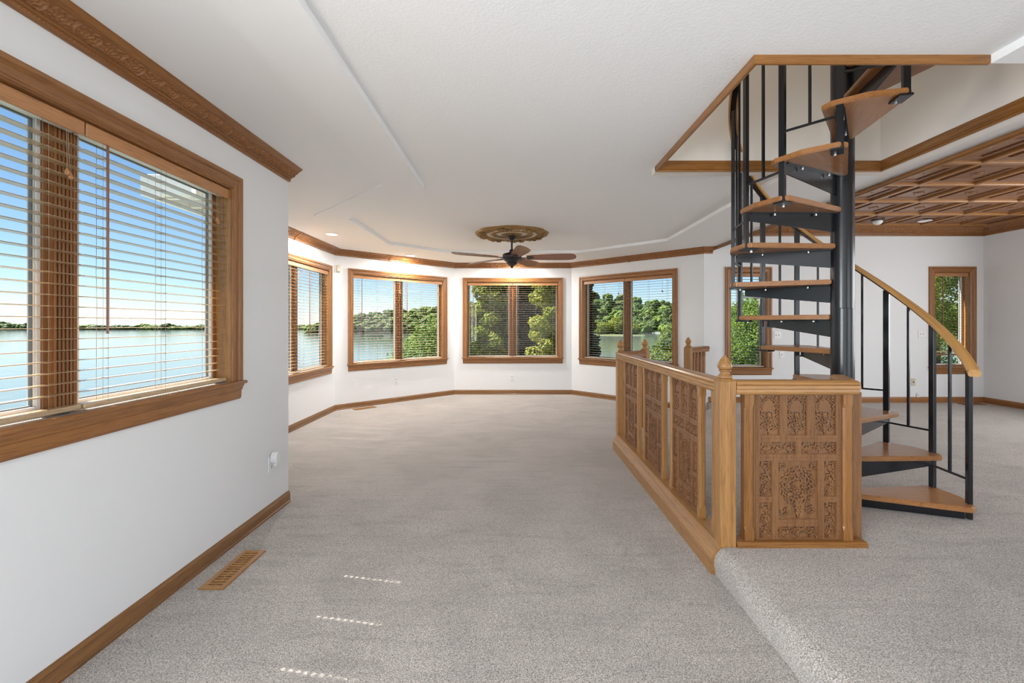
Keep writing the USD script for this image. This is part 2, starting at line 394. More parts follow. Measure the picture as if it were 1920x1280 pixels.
# floors
lower = room.buffer(.02)
obj('floor', MB().prism(lower, -.12, 0), M['carpet'], label='beige speckled carpet of the lower floor and bay', cat='carpet', kind='structure')
XE = 1.094
Q1 = (XE, 4.98); Q2 = (3.09, 6.93)
upper = Polygon([(XE, YB - .02), (7.34, YB - .02), (7.34, 7.13), (2.98, 7.13), Q2, Q1])
rimr = .085
edge_path = [(XE, YB - .02), Q1, Q2]
inner = Polygon([(XE + rimr, YB - .02), (7.34, YB - .02), (7.34, 7.13), (2.98, 7.13), (Q2[0] + rimr * .70, Q2[1] - rimr * .72), (Q1[0] + rimr, Q1[1] - rimr * .42)])
mb = MB().prism(inner, .001, STEP)
lip = [(-rimr, .001)] + [(-rimr + rimr * math.sin(t), STEP - rimr + rimr * math.cos(t)) for t in np.linspace(0, PI / 2, 10)] + [(0, .05), (-.006, .001)]
for V, F in sweep_plan(edge_path, [(-a if False else a, z) for a, z in lip], side=1):
    mb.add(V, F)
obj('floor', mb, M['carpet'], smooth=40, label='raised carpeted floor of the right-hand room with rounded step edge', cat='carpet', kind='structure')

# ceilings
tray_in = Polygon([(-.80, YB + .02), (-.80, 4.01), (-1.885, 5.13), (-1.885, 6.77), (-1.12, 7.55), (1.09, 7.55), (2.17, 6.50), (2.17, YB + .02)])
tray_out = tray_in.buffer(.33, join_style=2)
tray_out = tray_out.intersection(sbox(-9, YB, 9, 20))
opening = sbox(1.09, 2.075, 2.855, 3.55)
soffit = Polygon(P[:7] + [(3.10, 7.11), (3.10, YB)])
obj('ceiling', MB().prism(soffit.difference(tray_out).difference(opening), Z_SOF, 2.88), M['ceil'], label='smooth white ceiling soffit around the raised frame', cat='ceiling', kind='structure')
obj('ceiling', MB().prism(tray_in.difference(opening), Z_TRAY, 2.88), M['ceil_tex'], label='textured white ceiling inside the octagonal frame', cat='ceiling', kind='structure')
obj('trim_1', MB().prism(tray_out.difference(tray_in).difference(opening), Z_BAND, 2.88), M['ceil'], label='flat white octagonal band framing the textured ceiling', cat='ceiling trim', kind='structure')
obj('ceiling', MB().prism(sbox(3.06, YB, 3.10, 7.11), Z_SOF + .0005, Z_WOODC + .02), M['ceil'], label='white bulkhead edge beside the coffered wood ceiling', cat='ceiling', kind='structure')

# upstairs well seen through the stair opening
uw = thing('wall_upstairs', 'pale beige walls of the upper storey seen through the stair opening', 'wall', kind='structure')
obj('wall_surface', MB().box(2.850, .4, Z_BAND + .001, 2.95, 3.64, 5.2), M['wall_up'], uw)
obj('wall_surface', MB().prism(Polygon([(-1.0, 2.8805), (1.095, 2.8805), (1.095, Z_BAND + .001), (2.849, Z_BAND + .001), (2.849, 5.2), (-1.0, 5.2)]), 0, .1, np.array([[1, 0, 0, 0], [0, 0, -1, 3.645], [0, 1, 0, 0], [0, 0, 0, 1.]])), M['wall_up'], uw)
obj('wall_surface', MB().box(-1.0, .4, 2.881, -1.1, 3.55, 5.2), M['wall_up'], uw)
obj('wall_surface', MB().box(-1.0, .3, 2.881, 2.955, .4, 5.2), M['wall_up'], uw)
obj('ceiling_surface', MB().box(-1.1, .3, 5.2, 2.955, 3.65, 5.3), M['wall_up'], uw)

# oak edging of the opening
op = thing('trim_2', 'oak edging around the stair opening in the ceiling', 'trim', kind='structure')
pr = [(0, -.036), (.006, -.039), (.016, -.039), (.022, -.032), (.022, .0), (0, .0)]
s = sweep_plan([(1.09, 3.55), (1.09, 2.075), (2.17, 2.075)], [(a - .022, z) for a, z in pr], side=-1, zero=Z_TRAY)
obj('edging', s[0], wood('trim', 'y'), op); obj('edging', s[1], wood('trim', 'x'), op)
prw = [(0, 0), (.012, .0), (.014, .012), (.010, .017), (.016, .022), (.016, .030), (.011, .035), (.011, .083), (.006, .088), (0, .088)]
s = sweep_plan([(1.09, 3.545), (2.85, 3.545), (2.85, YB + 3.0)], prw, side=-1, zero=Z_BAND - .004)
obj('fascia', s[0], wood('trim', 'x'), op); obj('fascia', s[1], wood('trim', 'y'), op)
tb = MB().box(3.075, YB, Z_BAND - .022, 3.112, 7.10, Z_BAND - .005)
tb.box(3.10, YB, Z_BAND - .030, 3.118, 7.10, Z_BAND + .03)
obj('trim_3', tb, wood('trim', 'y'), label='slim oak strip along the edge of the wood ceiling', cat='trim', kind='structure')

# ------------------------------------------------------------------ coffered wood ceiling
wc = thing('ceiling', 'coffered ceiling of square stained wood tiles over the right-hand room', 'wood ceiling', kind='structure')
obj('deck', MB().prism(sbox(3.10, YB, 7.32, 7.11), Z_WOODC, Z_WOODC + .05), wood('coffer', 'x'), wc)
TX, TY = .603, .667
xs = [4.36 + TX * k for k in range(-2, 6)]; ys = [6.92 - TY * k for k in range(0, 12)]
def tile_mesh(wx, wy):
    mb = MB()
    def ring(a, b, z0, z1):
        o = sbox(-wx / 2 + a, -wy / 2 + a, wx / 2 - a, wy / 2 - a); i = sbox(-wx / 2 + b, -wy / 2 + b, wx / 2 - b, wy / 2 - b)
        mb.prism(o.difference(i), z0, z1)
    ring(.095, .128, -.009, 0); ring(.104, .118, -.014, -.009)
    mb.prism(sbox(-wx / 2 + .128, -wy / 2 + .128, wx / 2 - .128, wy / 2 - .128), -.003, 0)
    mb.lathe([(.045, 0), (.045, -.006), (.03, -.012), (.012, -.016), (0, -.016)], 8)
    for k in range(4):
        a = k * PI / 2
        mb.hull([(.05 * math.cos(a), .05 * math.sin(a), -.005), (.075 * math.cos(a), .075 * math.sin(a), -.005), (.062 * math.cos(a) - .012 * math.sin(a), .062 * math.sin(a) + .012 * math.cos(a), -.005),
                 (.062 * math.cos(a) + .012 * math.sin(a), .062 * math.sin(a) - .012 * math.cos(a), -.005), (.062 * math.cos(a), .062 * math.sin(a), -.012)])
    return mb.arrays()
TM = tile_mesh(TX - .05, TY - .05)
for y in ys[1:]:
    for k in range(7):
        xc = xs[0] + TX * (k + .5)
        if xc - TX / 2 < 3.10 or xc + TX / 2 > 7.33 or y < 1.2: continue
        obj('ceiling_tile', TM, wood('coffer', 'x'), wc, T=mtx((xc, y + TY / 2, Z_WOODC)))
for x in xs:
    if x > 3.12 and x < 7.3:
        mb = MB()
        mb.cbox(x - .029, YB, Z_WOODC - .026, x + .029, 7.1, Z_WOODC + .01, .009)
        obj('beam', mb, wood('beam', 'y'), wc)
for y in ys:
    if y > 1.2:
        mb = MB()
        mb.cbox(3.11, y - .029, Z_WOODC - .0255, 7.32, y + .029, Z_WOODC + .01, .009)
        obj('beam', mb, wood('beam', 'x'), wc)

# ------------------------------------------------------------------ crown mouldings
CP_low = [(0, 0), (.014, 0), (.018, .004), (.018, .020), (.024, .022), (.027, .026), (.027, .030), (.031, .032)]
CP_orn = [(.031, .032), (.038, .036), (.048, .045), (.058, .055), (.068, .064), (.076, .068)]
CP_up = [(.076, .068), (.082, .069), (.084, .073), (.092, .076), (.102, .083), (.106, .090), (.112, .092), (.112, .0955)]
def ornament(s, w):
    Lp = .215; B = .058
    p = np.mod(s, Lp); y = np.broadcast_to(w * B, np.broadcast(p, w).shape); h = np.zeros(y.shape)
    for c in (.054, .161, -.054, .269):                       # acanthus fans filling the field
        x = p - c; ang = np.arctan2(x, y + .010); rad = np.hypot(x, y + .010)
        rib = .5 + .5 * np.cos(ang * 15 + 1.2 * np.sin(rad * 240))
        lobe = .5 + .5 * np.cos(rad * 420 - np.abs(ang) * 3)
        env = np.clip((.050 - np.abs(x)) / .006, 0, 1)
        h = np.maximum(h, env * (.0015 + .0060 * rib * (.55 + .45 * lobe) * (.6 + .4 * np.clip(rad / .05, 0, 1))))
        x = p - c; r2 = np.hypot(x, y - .012)
        h = np.maximum(h, .0080 * np.exp(-(r2 / .0065) ** 2))
    for c, sg in ((0, 1), (.1075, -1), (.215, 1)):            # curved beaded straps across the band
        t = y / B; cx = c + sg * (.015 - .046 * t * (1 - t) * 1.3)
        x = p - cx
        h = np.where(np.abs(x) < .0095, np.maximum(.0020, .0115 * np.exp(-(x / .0070) ** 4) - .0025 * np.exp(-((x + sg * .003) / .0022) ** 2) * (.5 + .5 * np.cos(y * 1500))), h)
    return h * np.clip(np.minimum(w, 1 - w) / .06, 0, 1)

def crown(name, path, ds, nrow, z0, label, side=-1, bead=None, scale=1.0):
    root = thing(name, label, 'crown moulding', kind='structure')
    p = np.asarray(path, float); m = mitres(p, side)
    orn = np.array(CP_orn); d = np.r_[0, np.cumsum(np.linalg.norm(np.diff(orn, axis=0), axis=1))]; d /= d[-1]
    wv = np.linspace(0, 1, nrow); oa = np.interp(wv, d, orn[:, 0]); oz = np.interp(wv, d, orn[:, 1])
    rows = [(a, z, -1) for a, z in CP_low[:-1]] + [(a, z, w) for a, z, w in zip(oa, oz, wv)] + [(a, z, -1) for a, z in CP_up[1:]]
    A = np.array(rows); A[:, :2] *= scale
    for k in range(len(p) - 1):
        seg = p[k + 1] - p[k]; L = np.linalg.norm(seg); u = seg / L; nn = side * np.array([-u[1], u[0]])
        n = max(2, int(L / ds)); t = np.linspace(0, 1, n + 1)
        st = p[k] + m[k] * A[:, 0][:, None]; en = p[k + 1] + m[k + 1] * A[:, 0][:, None]
        XY = st[None] * (1 - t)[:, None, None] + en[None] * t[:, None, None]
        S = XY @ u - p[k] @ u
        H = np.where(A[:, 2][None] >= 0, ornament(S / scale, np.maximum(A[:, 2], 0)[None]) * scale, 0)
        XY = XY + (H * .70)[..., None] * nn
        Z = z0 + A[:, 1][None] - H * .70
        V = np.concatenate([XY, Z[..., None]], -1).reshape(-1, 3); R = len(A)
        i, j = np.meshgrid(np.arange(n), np.arange(R - 1), indexing='ij')
        q = np.stack([i * R + j, (i + 1) * R + j, (i + 1) * R + j + 1, i * R + j + 1], -1).reshape(-1, 4)
        if side > 0: q = q[:, ::-1]
        mb = MB().add(V, q)
        for e, at in ((0, k), (n, k + 1)):
            if at in (0, len(p) - 1):
                base = V[e * R:(e + 1) * R]; c = np.array([*p[at], z0 + .0955 * scale])
                vv = np.vstack([base, c]); f = np.stack([np.arange(R - 1), np.arange(1, R), np.full(R - 1, R)], 1)
                mb.add(vv, f if (e == 0) else f[:, ::-1])
        axis = 'x' if abs(u[0]) > .9 else 'y' if abs(u[1]) > .9 else ('e' if u[0] * u[1] < 0 else 'd')
        obj('moulding', mb, wood('crown', axis), root, smooth=50)
        if bead:
            bm = MB(); ico = trimesh.creation.icosphere(1, .0048)
            for q_ in np.arange(.02, L - .02, bead):
                c = p[k] + u * q_ + nn * .018
                bm.add(ico.vertices + [c[0], c[1], z0 + .012], ico.faces)
            tag(obj('bead_row', bm, wood('crown', axis), root, smooth=True), kind='stuff')
    return root
crown('trim_4', [(-1.76, .9), (-1.76, 3.53)], .0030, 32, 2.4795, 'carved oak crown moulding along the left wall above the big window', bead=.0165)
bay = [(-2.88, 4.7), (-2.88, 7.27), (-1.20, 8.95), (1.11, 8.95), (2.95, 7.11), (3.08, 7.11)]
bc = crown('trim_5', bay, .006, 16, 2.4795, 'carved oak crown moulding around the walls of the bay')
for (x, y, th) in ((-2.88, 5.92, PI / 2), (-1.20 - 1.0, 8.95 - 1.0, PI / 4), (2.02, 8.04, -PI / 4)):
    mb = MB()
    prof = [(0, -.006), (.022, -.006), (.028, .018), (.040, .030), (.082, .064), (.116, .088), (.116, .0955), (0, .0955)]
    v, f, _ = earcut(Polygon(prof)); mb2 = MB().prism(Polygon(prof), -.018, .018); V, F = mb2.arrays()
    V = np.c_[V[:, 2], -V[:, 0], V[:, 1] + 2.4795]
    obj('leaf_block', (V, F[:, ::-1]), wood('crown', 'z'), bc, T=mtx((x, y, 0), th))
crown('trim_6', [(3.10, 7.11), (7.32, 7.11), (7.32, 4.5)], .012, 12, 2.752, 'carved dark oak crown moulding under the coffered ceiling', scale=1.5)

# ------------------------------------------------------------------ baseboards
BB = [(0, 0), (.016, 0), (.016, .012), (.012, .016), (.012, .066), (.009, .074), (.005, .080), (.003, .088), (0, .088)]
s = sweep_plan([P[0], P[1], P[2]], BB)
bl = thing('baseboard_left', 'oak baseboard along the left wall', 'baseboard', kind='structure')
obj('board', s[0], wood('base', 'y'), bl); obj('board', s[1], wood('base', 'e'), bl)
s = sweep_plan(P[2:7], BB)
bl = thing('baseboard_bay', 'oak baseboard around the walls of the bay', 'baseboard', kind='structure')
for k, ax in enumerate('ydxe'): obj('board', s[k], wood('base', ax), bl)
s = sweep_plan([(3.02, 7.11), P[7], P[8]], BB, zero=STEP)
bl = thing('baseboard_right', 'dark oak baseboard along the far walls of the raised room', 'baseboard', kind='structure')
obj('board', s[0], wood('casing', 'x'), bl); obj('board', s[1], wood('casing', 'y'), bl)

# ------------------------------------------------------------------ windows and blinds
CASP = [(0, 0), (0, .012), (.005, .017), (.012, .012), (.018, .014), (.022, .018), (.052, .020), (.057, .026), (.064, .021), (.070, .026), (.090, .026), (.090, 0)]
slat_cache = {}
def slat_mesh(W, lads):
    key = (round(W, 3), tuple(np.round(lads, 3)))
    if key in slat_cache: return slat_cache[key]
    mb = MB(); hw, th, hd, cut = W / 2, .0014, .025, .007
    cuts = [-hw] + [c for l in lads for c in (l - cut, l + cut)] + [hw]
    for a, b in zip(cuts[0::2], cuts[1::2]):
        pts = [(x, y, z) for x in (a, b) for y, z in ((-hd, 0), (-hd + .003, -th), (-hd + .003, th), (hd, 0), (hd - .003, -th), (hd - .003, th))]
        mb.hull(pts)
    for l in lads:
        mb.box(l - cut, -hd, -th * .9, l + cut, -.008, th * .9); mb.box(l - cut, .008, -th * .9, l + cut, hd, th * .9)
    slat_cache[key] = mb.arrays()
    return slat_cache[key]

def blind(frame, x0, x1, ztop, zbot, lads, wand, tassel, label, y=.012, group='wood slat window blinds', pitch=.0435, simple=False, jiggle=0.0):
    loc, th = frame
    cx = (x0 + x1) / 2; W = x1 - x0
    c, s_ = math.cos(th), math.sin(th)
    o = thing('window_blind', label, 'window blind', (loc[0] + cx * c - (y + .03) * s_, loc[1] + cx * s_ + (y + .03) * c, 0), th, group)
    lad = [l * W - W / 2 for l in lads]
    # local: x along, y outwards, slat centre at y=0
    va = MB().cbox(-W / 2, -.036, ztop - .062, W / 2, -.026, ztop - .002, .003)
    va.cbox(-W / 2, -.038, ztop - .012, W / 2, -.026, ztop - .004, .003)
    obj('valance', va, wood('valance', 'x'), o)
    obj('headrail', MB().box(-W / 2 + .005, -.022, ztop - .05, W / 2 - .005, .022, ztop - .004), M['vinyl'], o)
    n = int((ztop - .075 - zbot - .035) / pitch)
    zs = [zbot + .035 + pitch * (k + 1) for k in range(n)]
    sm = slat_mesh(W - .01, lad)
    for k, z in enumerate(zs):
        T = mtx((0, 0, z))
        a = math.radians(rng.normal(0, .35) + jiggle); T[1, 1] = T[2, 2] = math.cos(a); T[1, 2] = -math.sin(a); T[2, 1] = math.sin(a)
        b = rng.normal(0, .0011); T[2, 0] = b
        obj('slat', sm, wood('slat', 'x'), o, T=T)
    obj('bottom_rail', MB().cbox(-W / 2 + .003, -.026, zbot + .008, W / 2 - .003, .026, zbot + .028, .004), wood('slat', 'x'), o)
    for l in lad:
        mb = MB()
        for yy in (-.0262, .0262):
            zz = np.linspace(zbot + .02, ztop - .05, 9)
            mb.tube(np.c_[l + rng.normal(0, .0012, 9), np.full(9, yy), zz], .0009, 4)
        mb.tube([(l + .003, 0, zbot + .02), (l + .003, 0, ztop - .05)], .0008, 4)
        for z in zs: mb.box(l - .0006, -.026, z - .003, l + .0006, .026, z - .0022)
        obj('ladder_cord', mb, M['cord'], o)
    if wand is not None:
        x, zl = wand; x = x * W - W / 2
        obj('tilt_wand', MB().tube([(x, -.036, ztop - .06), (x, -.036, zl)], .0050, 8), wood('fan', 'z'), o, smooth=40)
    if tassel is not None:
        x, zl = tassel; x = x * W - W / 2
        mb = MB().tube([(x - .004, -.034, ztop - .05), (x - .004, -.038, zl)], .0009, 4).tube([(x + .004, -.034, ztop - .05), (x + .008, -.038, zl - .012)], .0009, 4)
        lc = obj('lift_cord', mb, M['cord'], o)
        prof = [(.002, 0), (.006, -.006), (.0095, -.018), (.0085, -.024), (.004, -.028), (0, -.029)]
        for dx, dz in ((-.004, 0), (.009, -.012)):
            obj('tassel', MB().lathe(prof, 10, mtx((x + dx, -.038, zl + dz))), wood('valance', 'z'), lc, smooth=40)
    return o

def window(n, wi, k, label, mull=True, wide_sash=False):
    sc, W, z0, z1 = WIN[wi][k]
    a, b = np.array(P[wi]), np.array(P[wi + 1]); th = along(a, b); u = (b - a) / np.linalg.norm(b - a); c = a + u * sc
    o = thing(f'window_{n}', label, 'window', (c[0], c[1], 0), th, kind='structure')
    hw = W / 2 - CAS; zs = z0 + .115; zt = z1 - CAS                         # opening
    s = frame_segs([(hw, zs), (hw, zt), (-hw, zt), (-hw, zs)], [(-a_, d_) for a_, d_ in CASP])
    for nm, ax, seg in (('side_casing', 'z', s[0]), ('head_casing', 'x', s[1]), ('side_casing', 'z', s[2])):
        obj(nm, seg, wood('casing', ax), o)
    # stool with a rounded nose, apron below it
    st = Polygon([(.10, 0), (-.040, 0), (-.046, .004), (-.048, .010), (-.046, .016), (-.040, .020), (.10, .020)])
    V, F = MB().prism(st, -W / 2 - .012, W / 2 + .012).arrays()
    nose = (V[:, 0] > 0) & (np.abs(V[:, 2]) > hw)
    V2 = np.c_[V[:, 2], V[:, 0], V[:, 1] + zs - .020]; V2[nose, 1] = 0.0
    obj('stool', (V2, F), wood('casing', 'x'), o)
    ap = Polygon([(0, 0), (-.010, .0), (-.016, .010), (-.018, .030), (-.018, .055), (-.026, .062), (-.026, .072), (-.034, .084), (-.036, .0945), (0, .0945)])
    V, F = MB().prism(ap, -W / 2 + .004, W / 2 - .004).arrays()
    obj('apron', (np.c_[V[:, 2], V[:, 0], V[:, 1] + z0], F), wood('casing', 'x'), o)
    D = TH - .004
    for sg in (-1, 1):
        obj('jamb', MB().box(sg * hw, 0, zs, sg * (hw + .012), D, zt), wood('rail', 'z'), o)
    obj('jamb_head', MB().box(-hw - .012, 0, zt, hw + .012, D, zt + .012), wood('casing', 'x'), o)
    obj('jamb_sill', MB().box(-hw - .012, .10, zs - .005, hw + .012, D, zs + .006), wood('casing', 'x'), o)
    edges = [-hw, hw]
    if mull:
        mb = MB().box(-.05, .078, zs, .05, D, zt)
        for q in (-.036, -.020, -.004, .012, .028, .042): mb.cbox(q - .005, .070, zs, q + .005, .08, zt, .002)
        obj('mullion', mb, wood('casing', 'z'), o)
        bays = [(-hw, -.05), (.05, hw)]
    else:
        bays = [(-hw, hw)]
    for x0, x1 in bays:
        def rect(i): return sbox(x0 + i, zs + i, x1 - i, zt - i)
        def fr(i, j, y0, y1):
            V, F = MB().prism(rect(i).difference(rect(j)), y0, y1).arrays()
            return np.c_[V[:, 0], V[:, 2], V[:, 1]], F[:, ::-1]
        sa = obj('sash', fr(.0, .022, .090, .130), wood('casing', 'z'), o)
        obj('sash_track', fr(.022, .036, .096, .134), M['vinyl'], sa)
        obj('sash_seal', fr(.036, .041, .112, .124), M['gray'], sa)
        V, F = MB().prism(rect(.040), .117, .119).arrays()
        obj('pane', (np.c_[V[:, 0], V[:, 2], V[:, 1]], F[:, ::-1]), M['glass'], sa)
    return (tuple(c), th), hw, zs, zt, o

f1, hw, zs, zt, w1 = window(1, 0, 0, 'large double window in the left wall looking over the lake')
blind(f1, -hw + .004, .018, zt, zs, (.12, .47, .86), None, (.925, zt - .22), 'wood slat blind in the nearer half of the big left window')
blind(f1, .024, hw - .004, zt, zs, (.12, .47, .84), (.105, 1.335), (.88, zt - .20), 'wood slat blind in the farther half of the big left window, beside the corner')
f2, hw, zs, zt, _ = window(2, 2, 0, 'double window in the left side wall of the bay')
blind(f2, -hw + .004, -.003, zt, zs, (.12, .5, .88), None, None, 'wood slat blind of the bay side window, partly hidden by the wall corner')
blind(f2, .003, hw - .004, zt, zs, (.12, .5, .88), (.30, 1.20), (.9, zt - .2), 'wood slat blind of the bay side window, in the half nearest the cream sensor')
f3, hw, zs, zt, _ = window(3, 3, 0, 'double window in the angled bay wall left of the fan')
blind(f3, -hw + .004, -.003, zt, zs, (.12, .5, .88), (.17, 1.19), (.97, 1.96), 'wood slat blind in the left half of the angled window left of the fan')
blind(f3, .003, hw - .004, zt, zs, (.12, .5, .88), (.13, 1.17), (.90, 1.98), 'wood slat blind in the right half of the angled window left of the fan')
f4, hw, zs, zt, _ = window(4, 4, 0, 'double window straight ahead below the ceiling fan')
blind(f4, -hw + .004, -.003, zt, zs, (.12, .5, .88), (.13, 1.15), None, 'wood slat blind in the left half of the window below the ceiling fan')
blind(f4, .003, hw - .004, zt, zs, (.12, .5, .88), None, None, 'wood slat blind in the right half of the window below the ceiling fan')
f5, hw, zs, zt, _ = window(5, 5, 0, 'double window in the angled bay wall right of the fan')
blind(f5, -hw + .004, -.003, zt, zs, (.12, .5, .88), None, (.86, 1.95), 'wood slat blind in the left half of the angled window behind the newel finials')
blind(f5, .003, hw - .004, zt, zs, (.12, .5, .88), None, (.80, 1.95), 'wood slat blind in the right half of the angled window behind the newel finials')
f6, hw, zs, zt, _ = window(6, 6, 0, 'narrow window behind the treads of the spiral staircase', mull=False)
blind(f6, -hw + .004, hw - .004, zt, zs, (.2, .8), (.18, 1.31), None, 'narrow wood slat blind behind the treads of the spiral staircase')
f7, hw, zs, zt, w7 = window(7, 6, 1, 'narrow window near the right corner behind the spiral handrail', mull=False)
blind(f7, -hw + .004, hw - .004, zt, .93, (.2, .8), (.25, 1.36), None, 'narrow reddish wood blind raised above the sill near the right corner')
mb = MB().cbox(-.02, .06, zs + .02, .05, .09, zs + .045, .004).tube([(.03, .06, zs + .035), (.06, .03, zs + .03), (.09, .03, zs + .045)], .006, 6)
obj('crank_handle', mb, M['bolt'], w7, label='metal casement crank handle')
obj('sash_rail', MB().cbox(-hw, .085, .885, hw, .115, .915, .004), wood('casing', 'x'), w7)

# ------------------------------------------------------------------ carved railing
PX, PY = 1.166, 2.53
def chamfer_post(mb, w, z0, z1, stop, c=.25, T=None):
    h = w / 2; k = h * (1 - 2 * c)
    sq = lambda z: [(sx * h, sy * h, z) for sx in (-1, 1) for sy in (-1, 1)]
    oc = lambda z: [(sx * h, sy * k, z) for sx in (-1, 1) for sy in (-1, 1)] + [(sx * k, sy * h, z) for sx in (-1, 1) for sy in (-1, 1)]
    s_ = min(.025, stop * .4)
    mb.hull(sq(z0) + sq(z0 + stop), T); mb.hull(sq(z0 + stop) + oc(z0 + stop + s_), T); mb.hull(oc(z0 + stop + s_) + oc(z1 - stop - s_), T)
    mb.hull(oc(z1 - stop - s_) + sq(z1 - stop), T); mb.hull(sq(z1 - stop) + sq(z1), T)
    return mb
FIN = [(.0, .124), (.004, .121), (.012, .112), (.024, .098), (.034, .080), (.0395, .064), (.039, .054), (.033, .046), (.026, .043), (.033, .040), (.034, .036), (.026, .032), (.024, .026), (.028, .018), (.036, .010), (.039, .004), (.039, 0)]
def newel(parent, x, y, th=0.0, w=.088, label=None):
    h = w / 2; T = mtx((x, y, 0), th)
    sq = lambda z, q: [(sx * q, sy * q, z) for sx in (-1, 1) for sy in (-1, 1)]
    mb = MB(); mb.cbox(-h, -h, STEP - .001, h, h, 1.066, .004, T); mb.hull(sq(1.065, h - .002) + sq(1.082, h - .018), T)
    nw = obj('newel_post', mb, wood('rail', 'z'), parent)
    obj('finial', MB().lathe(FIN, 22, mtx((x, y, 1.082), th)), wood('rail', 'z'), nw, smooth=50)
    return nw
RP = [(0, .078), (.026, .078), (.038, .072), (.044, .063), (.045, .058), (.039, .054), (.045, .049), (.046, .034), (.040, .029), (.041, .014), (.036, .004), (.030, 0)]
RAILP = [(-a, z) for a, z in RP[::-1]] + RP[1:]
RAILP = [(a, z) for a, z in RAILP]
def handrail(parent, path, z, ax, tone='rail'):
    segs = sweep_plan(path, RAILP, side=1, zero=z)
    return [obj('handrail', s_, wood(tone, a_), parent) for s_, a_ in zip(segs, ax)]

# the pierced carved panels of one screen
def leaf_poly(x, y, a, l, w):
    t = np.linspace(0, 1, 7); up = np.sin(PI * t ** .8) * w / 2
    pts = np.r_[np.c_[t * l, up], np.c_[t[::-1][1:-1] * l, -up[::-1][1:-1]]]
    return affinity.translate(affinity.rotate(Polygon(pts), math.degrees(a), origin=(0, 0)), x, y)
def vine(pts, leaf_every, ll, lw, half=.0022, flip=1, skip=1):
    pts = np.array(pts); ln = LineString(pts); L = ln.length; geo = [ln.buffer(half, quad_segs=2)]
    sgn = flip
    for d_ in np.arange(leaf_every * skip, L, leaf_every):
        p = ln.interpolate(d_); q = ln.interpolate(min(L, d_ + .002)); a = math.atan2(q.y - p.y, q.x - p.x)
        geo.append(leaf_poly(p.x, p.y, a + sgn * .8, ll, lw)); sgn = -sgn
    return geo
def arc(cx, cy, r, a0, a1, n=18, ry=None):
    t = np.linspace(a0, a1, n); return np.c_[cx + r * np.cos(t), cy + (ry or r) * np.sin(t)]
def spiral(cx, cy, r0, r1, a0, a1, n=26):
    t = np.linspace(0, 1, n); r = r0 + (r1 - r0) * t; a = a0 + (a1 - a0) * t
    return np.c_[cx + r * np.cos(a), cy + r * np.sin(a)]
def rosette(x, y, r, n=6):
    return [leaf_poly(x, y, k * 2 * PI / n, r, r * .62) for k in range(n)] + [Point(x, y).buffer(r * .3, quad_segs=3)]
def carved(w, h, kind, seed):
    g = []; r_ = np.random.default_rng(seed); hx, hy = w / 2, h / 2
    if kind == 'tall':
        for sx in (-1, 1):
            g += vine(spiral(sx * hx * .45, -hy * .05, hx * .40, hx * .12, -PI / 2 if sx > 0 else -PI / 2, -PI / 2 + sx * 4.6), .013, .015, .008, flip=sx)
            g += vine(spiral(sx * hx * .45, -hy * .58, hx * .40, hx * .12, PI / 2, PI / 2 - sx * 4.6), .013, .014, .008, flip=-sx)
            g += vine([(0, -hy * .9), (sx * hx * .25, -hy * .3), (sx * hx * .8, hy * .15), (sx * hx * .82, hy * .55), (sx * hx * .3, hy * .80), (0, hy * .95)], .014, .014, .008, flip=sx)
        g += vine([(0, -hy * .95), (0, hy * .0)], .012, .014, .008)
        g += rosette(0, hy * .02, hx * .28)
        g += [leaf_poly(sx * hx * .9, hy * .93, PI / 2 + sx * 2.2, .025, .012) for sx in (-1, 1)]
    elif kind == 'roundel':
        n = max(2, int(round(max(w, h) / min(w, h))))
        for k in range(n):
            along_ = (k + .5) / n * 2 - 1
            cx, cy = (along_ * hx, 0) if w > h else (0, along_ * hy)
            R = min(hx, hy) * .78
            ph = 0 if k % 2 else PI
            g += vine(spiral(cx, cy, R, R * .45, ph, ph + (6.0 if k % 2 else -6.0)), .012, .014, .008, flip=1 if k % 2 else -1)
            g += rosette(cx, cy, R * .45, 5)
        if w > h: g += vine([(-hx, -hy * .7), (0, hy * .7), (hx, -hy * .7)], .013, .012, .007)
        else: g += vine([(-hx * .7, -hy), (hx * .7, 0), (-hx * .7, hy)], .013, .012, .007)
    else:
        for rr in (.78, .62):
            g += vine(arc(0, hy * .12, hx * rr, -PI / 2, 1.5 * PI, 40, hy * rr * .80), .014, .017, .009, flip=1 if rr > .7 else -1)
        for sx in (-1, 1):
            g += vine([(0, -hy * .95), (sx * hx * .12, -hy * .4), (sx * hx * .30, 0), (sx * hx * .15, hy * .45)], .013, .016, .009, flip=sx)
            g += vine(spiral(sx * hx * .66, -hy * .72, hx * .26, hx * .08, PI, PI - sx * 5), .013, .013, .008)
            g += vine(spiral(sx * hx * .74, hy * .80, hx * .22, hx * .07, -PI / 2, -PI / 2 + sx * 5), .013, .013, .008)
        g += vine([(0, -hy * .95), (0, hy * .55)], .016, .018, .010)
        for x, y, r in ((0, hy * .2, .022), (hx * .35, -hy * .2, .016), (-hx * .4, -hy * .15, .016), (0, hy * .55, .015), (0, -hy * .5, .015)): g += rosette(x, y, r)
    rect = sbox(-hx, -hy, hx, hy)
    pos = unary_union(g).intersection(rect.buffer(-.003)).simplify(.0007)
    halo = pos.buffer(.0050, quad_segs=1).difference(pos.buffer(.0003, quad_segs=1)).intersection(rect.buffer(-.004))
    spots = unary_union([Point(*(r_.uniform(-1, 1, 2) * (hx, hy))).buffer(.0085, quad_segs=2) for _ in range(int(w * h / .00017))])
    holes = halo.intersection(spots).simplify(.0005)
    holes = unary_union([q for q in getattr(holes, 'geoms', [holes]) if q.area > 6e-6])
    mb = MB()
    mb.prism(rect.difference(holes), -.003, .003)
    for z0, z1 in ((.003, .0075), (-.0075, -.003)): mb.prism(pos, z0, z1)
    mb.prism(rect.difference(rect.buffer(-.004)), -.008, .008)
    return mb.arrays()
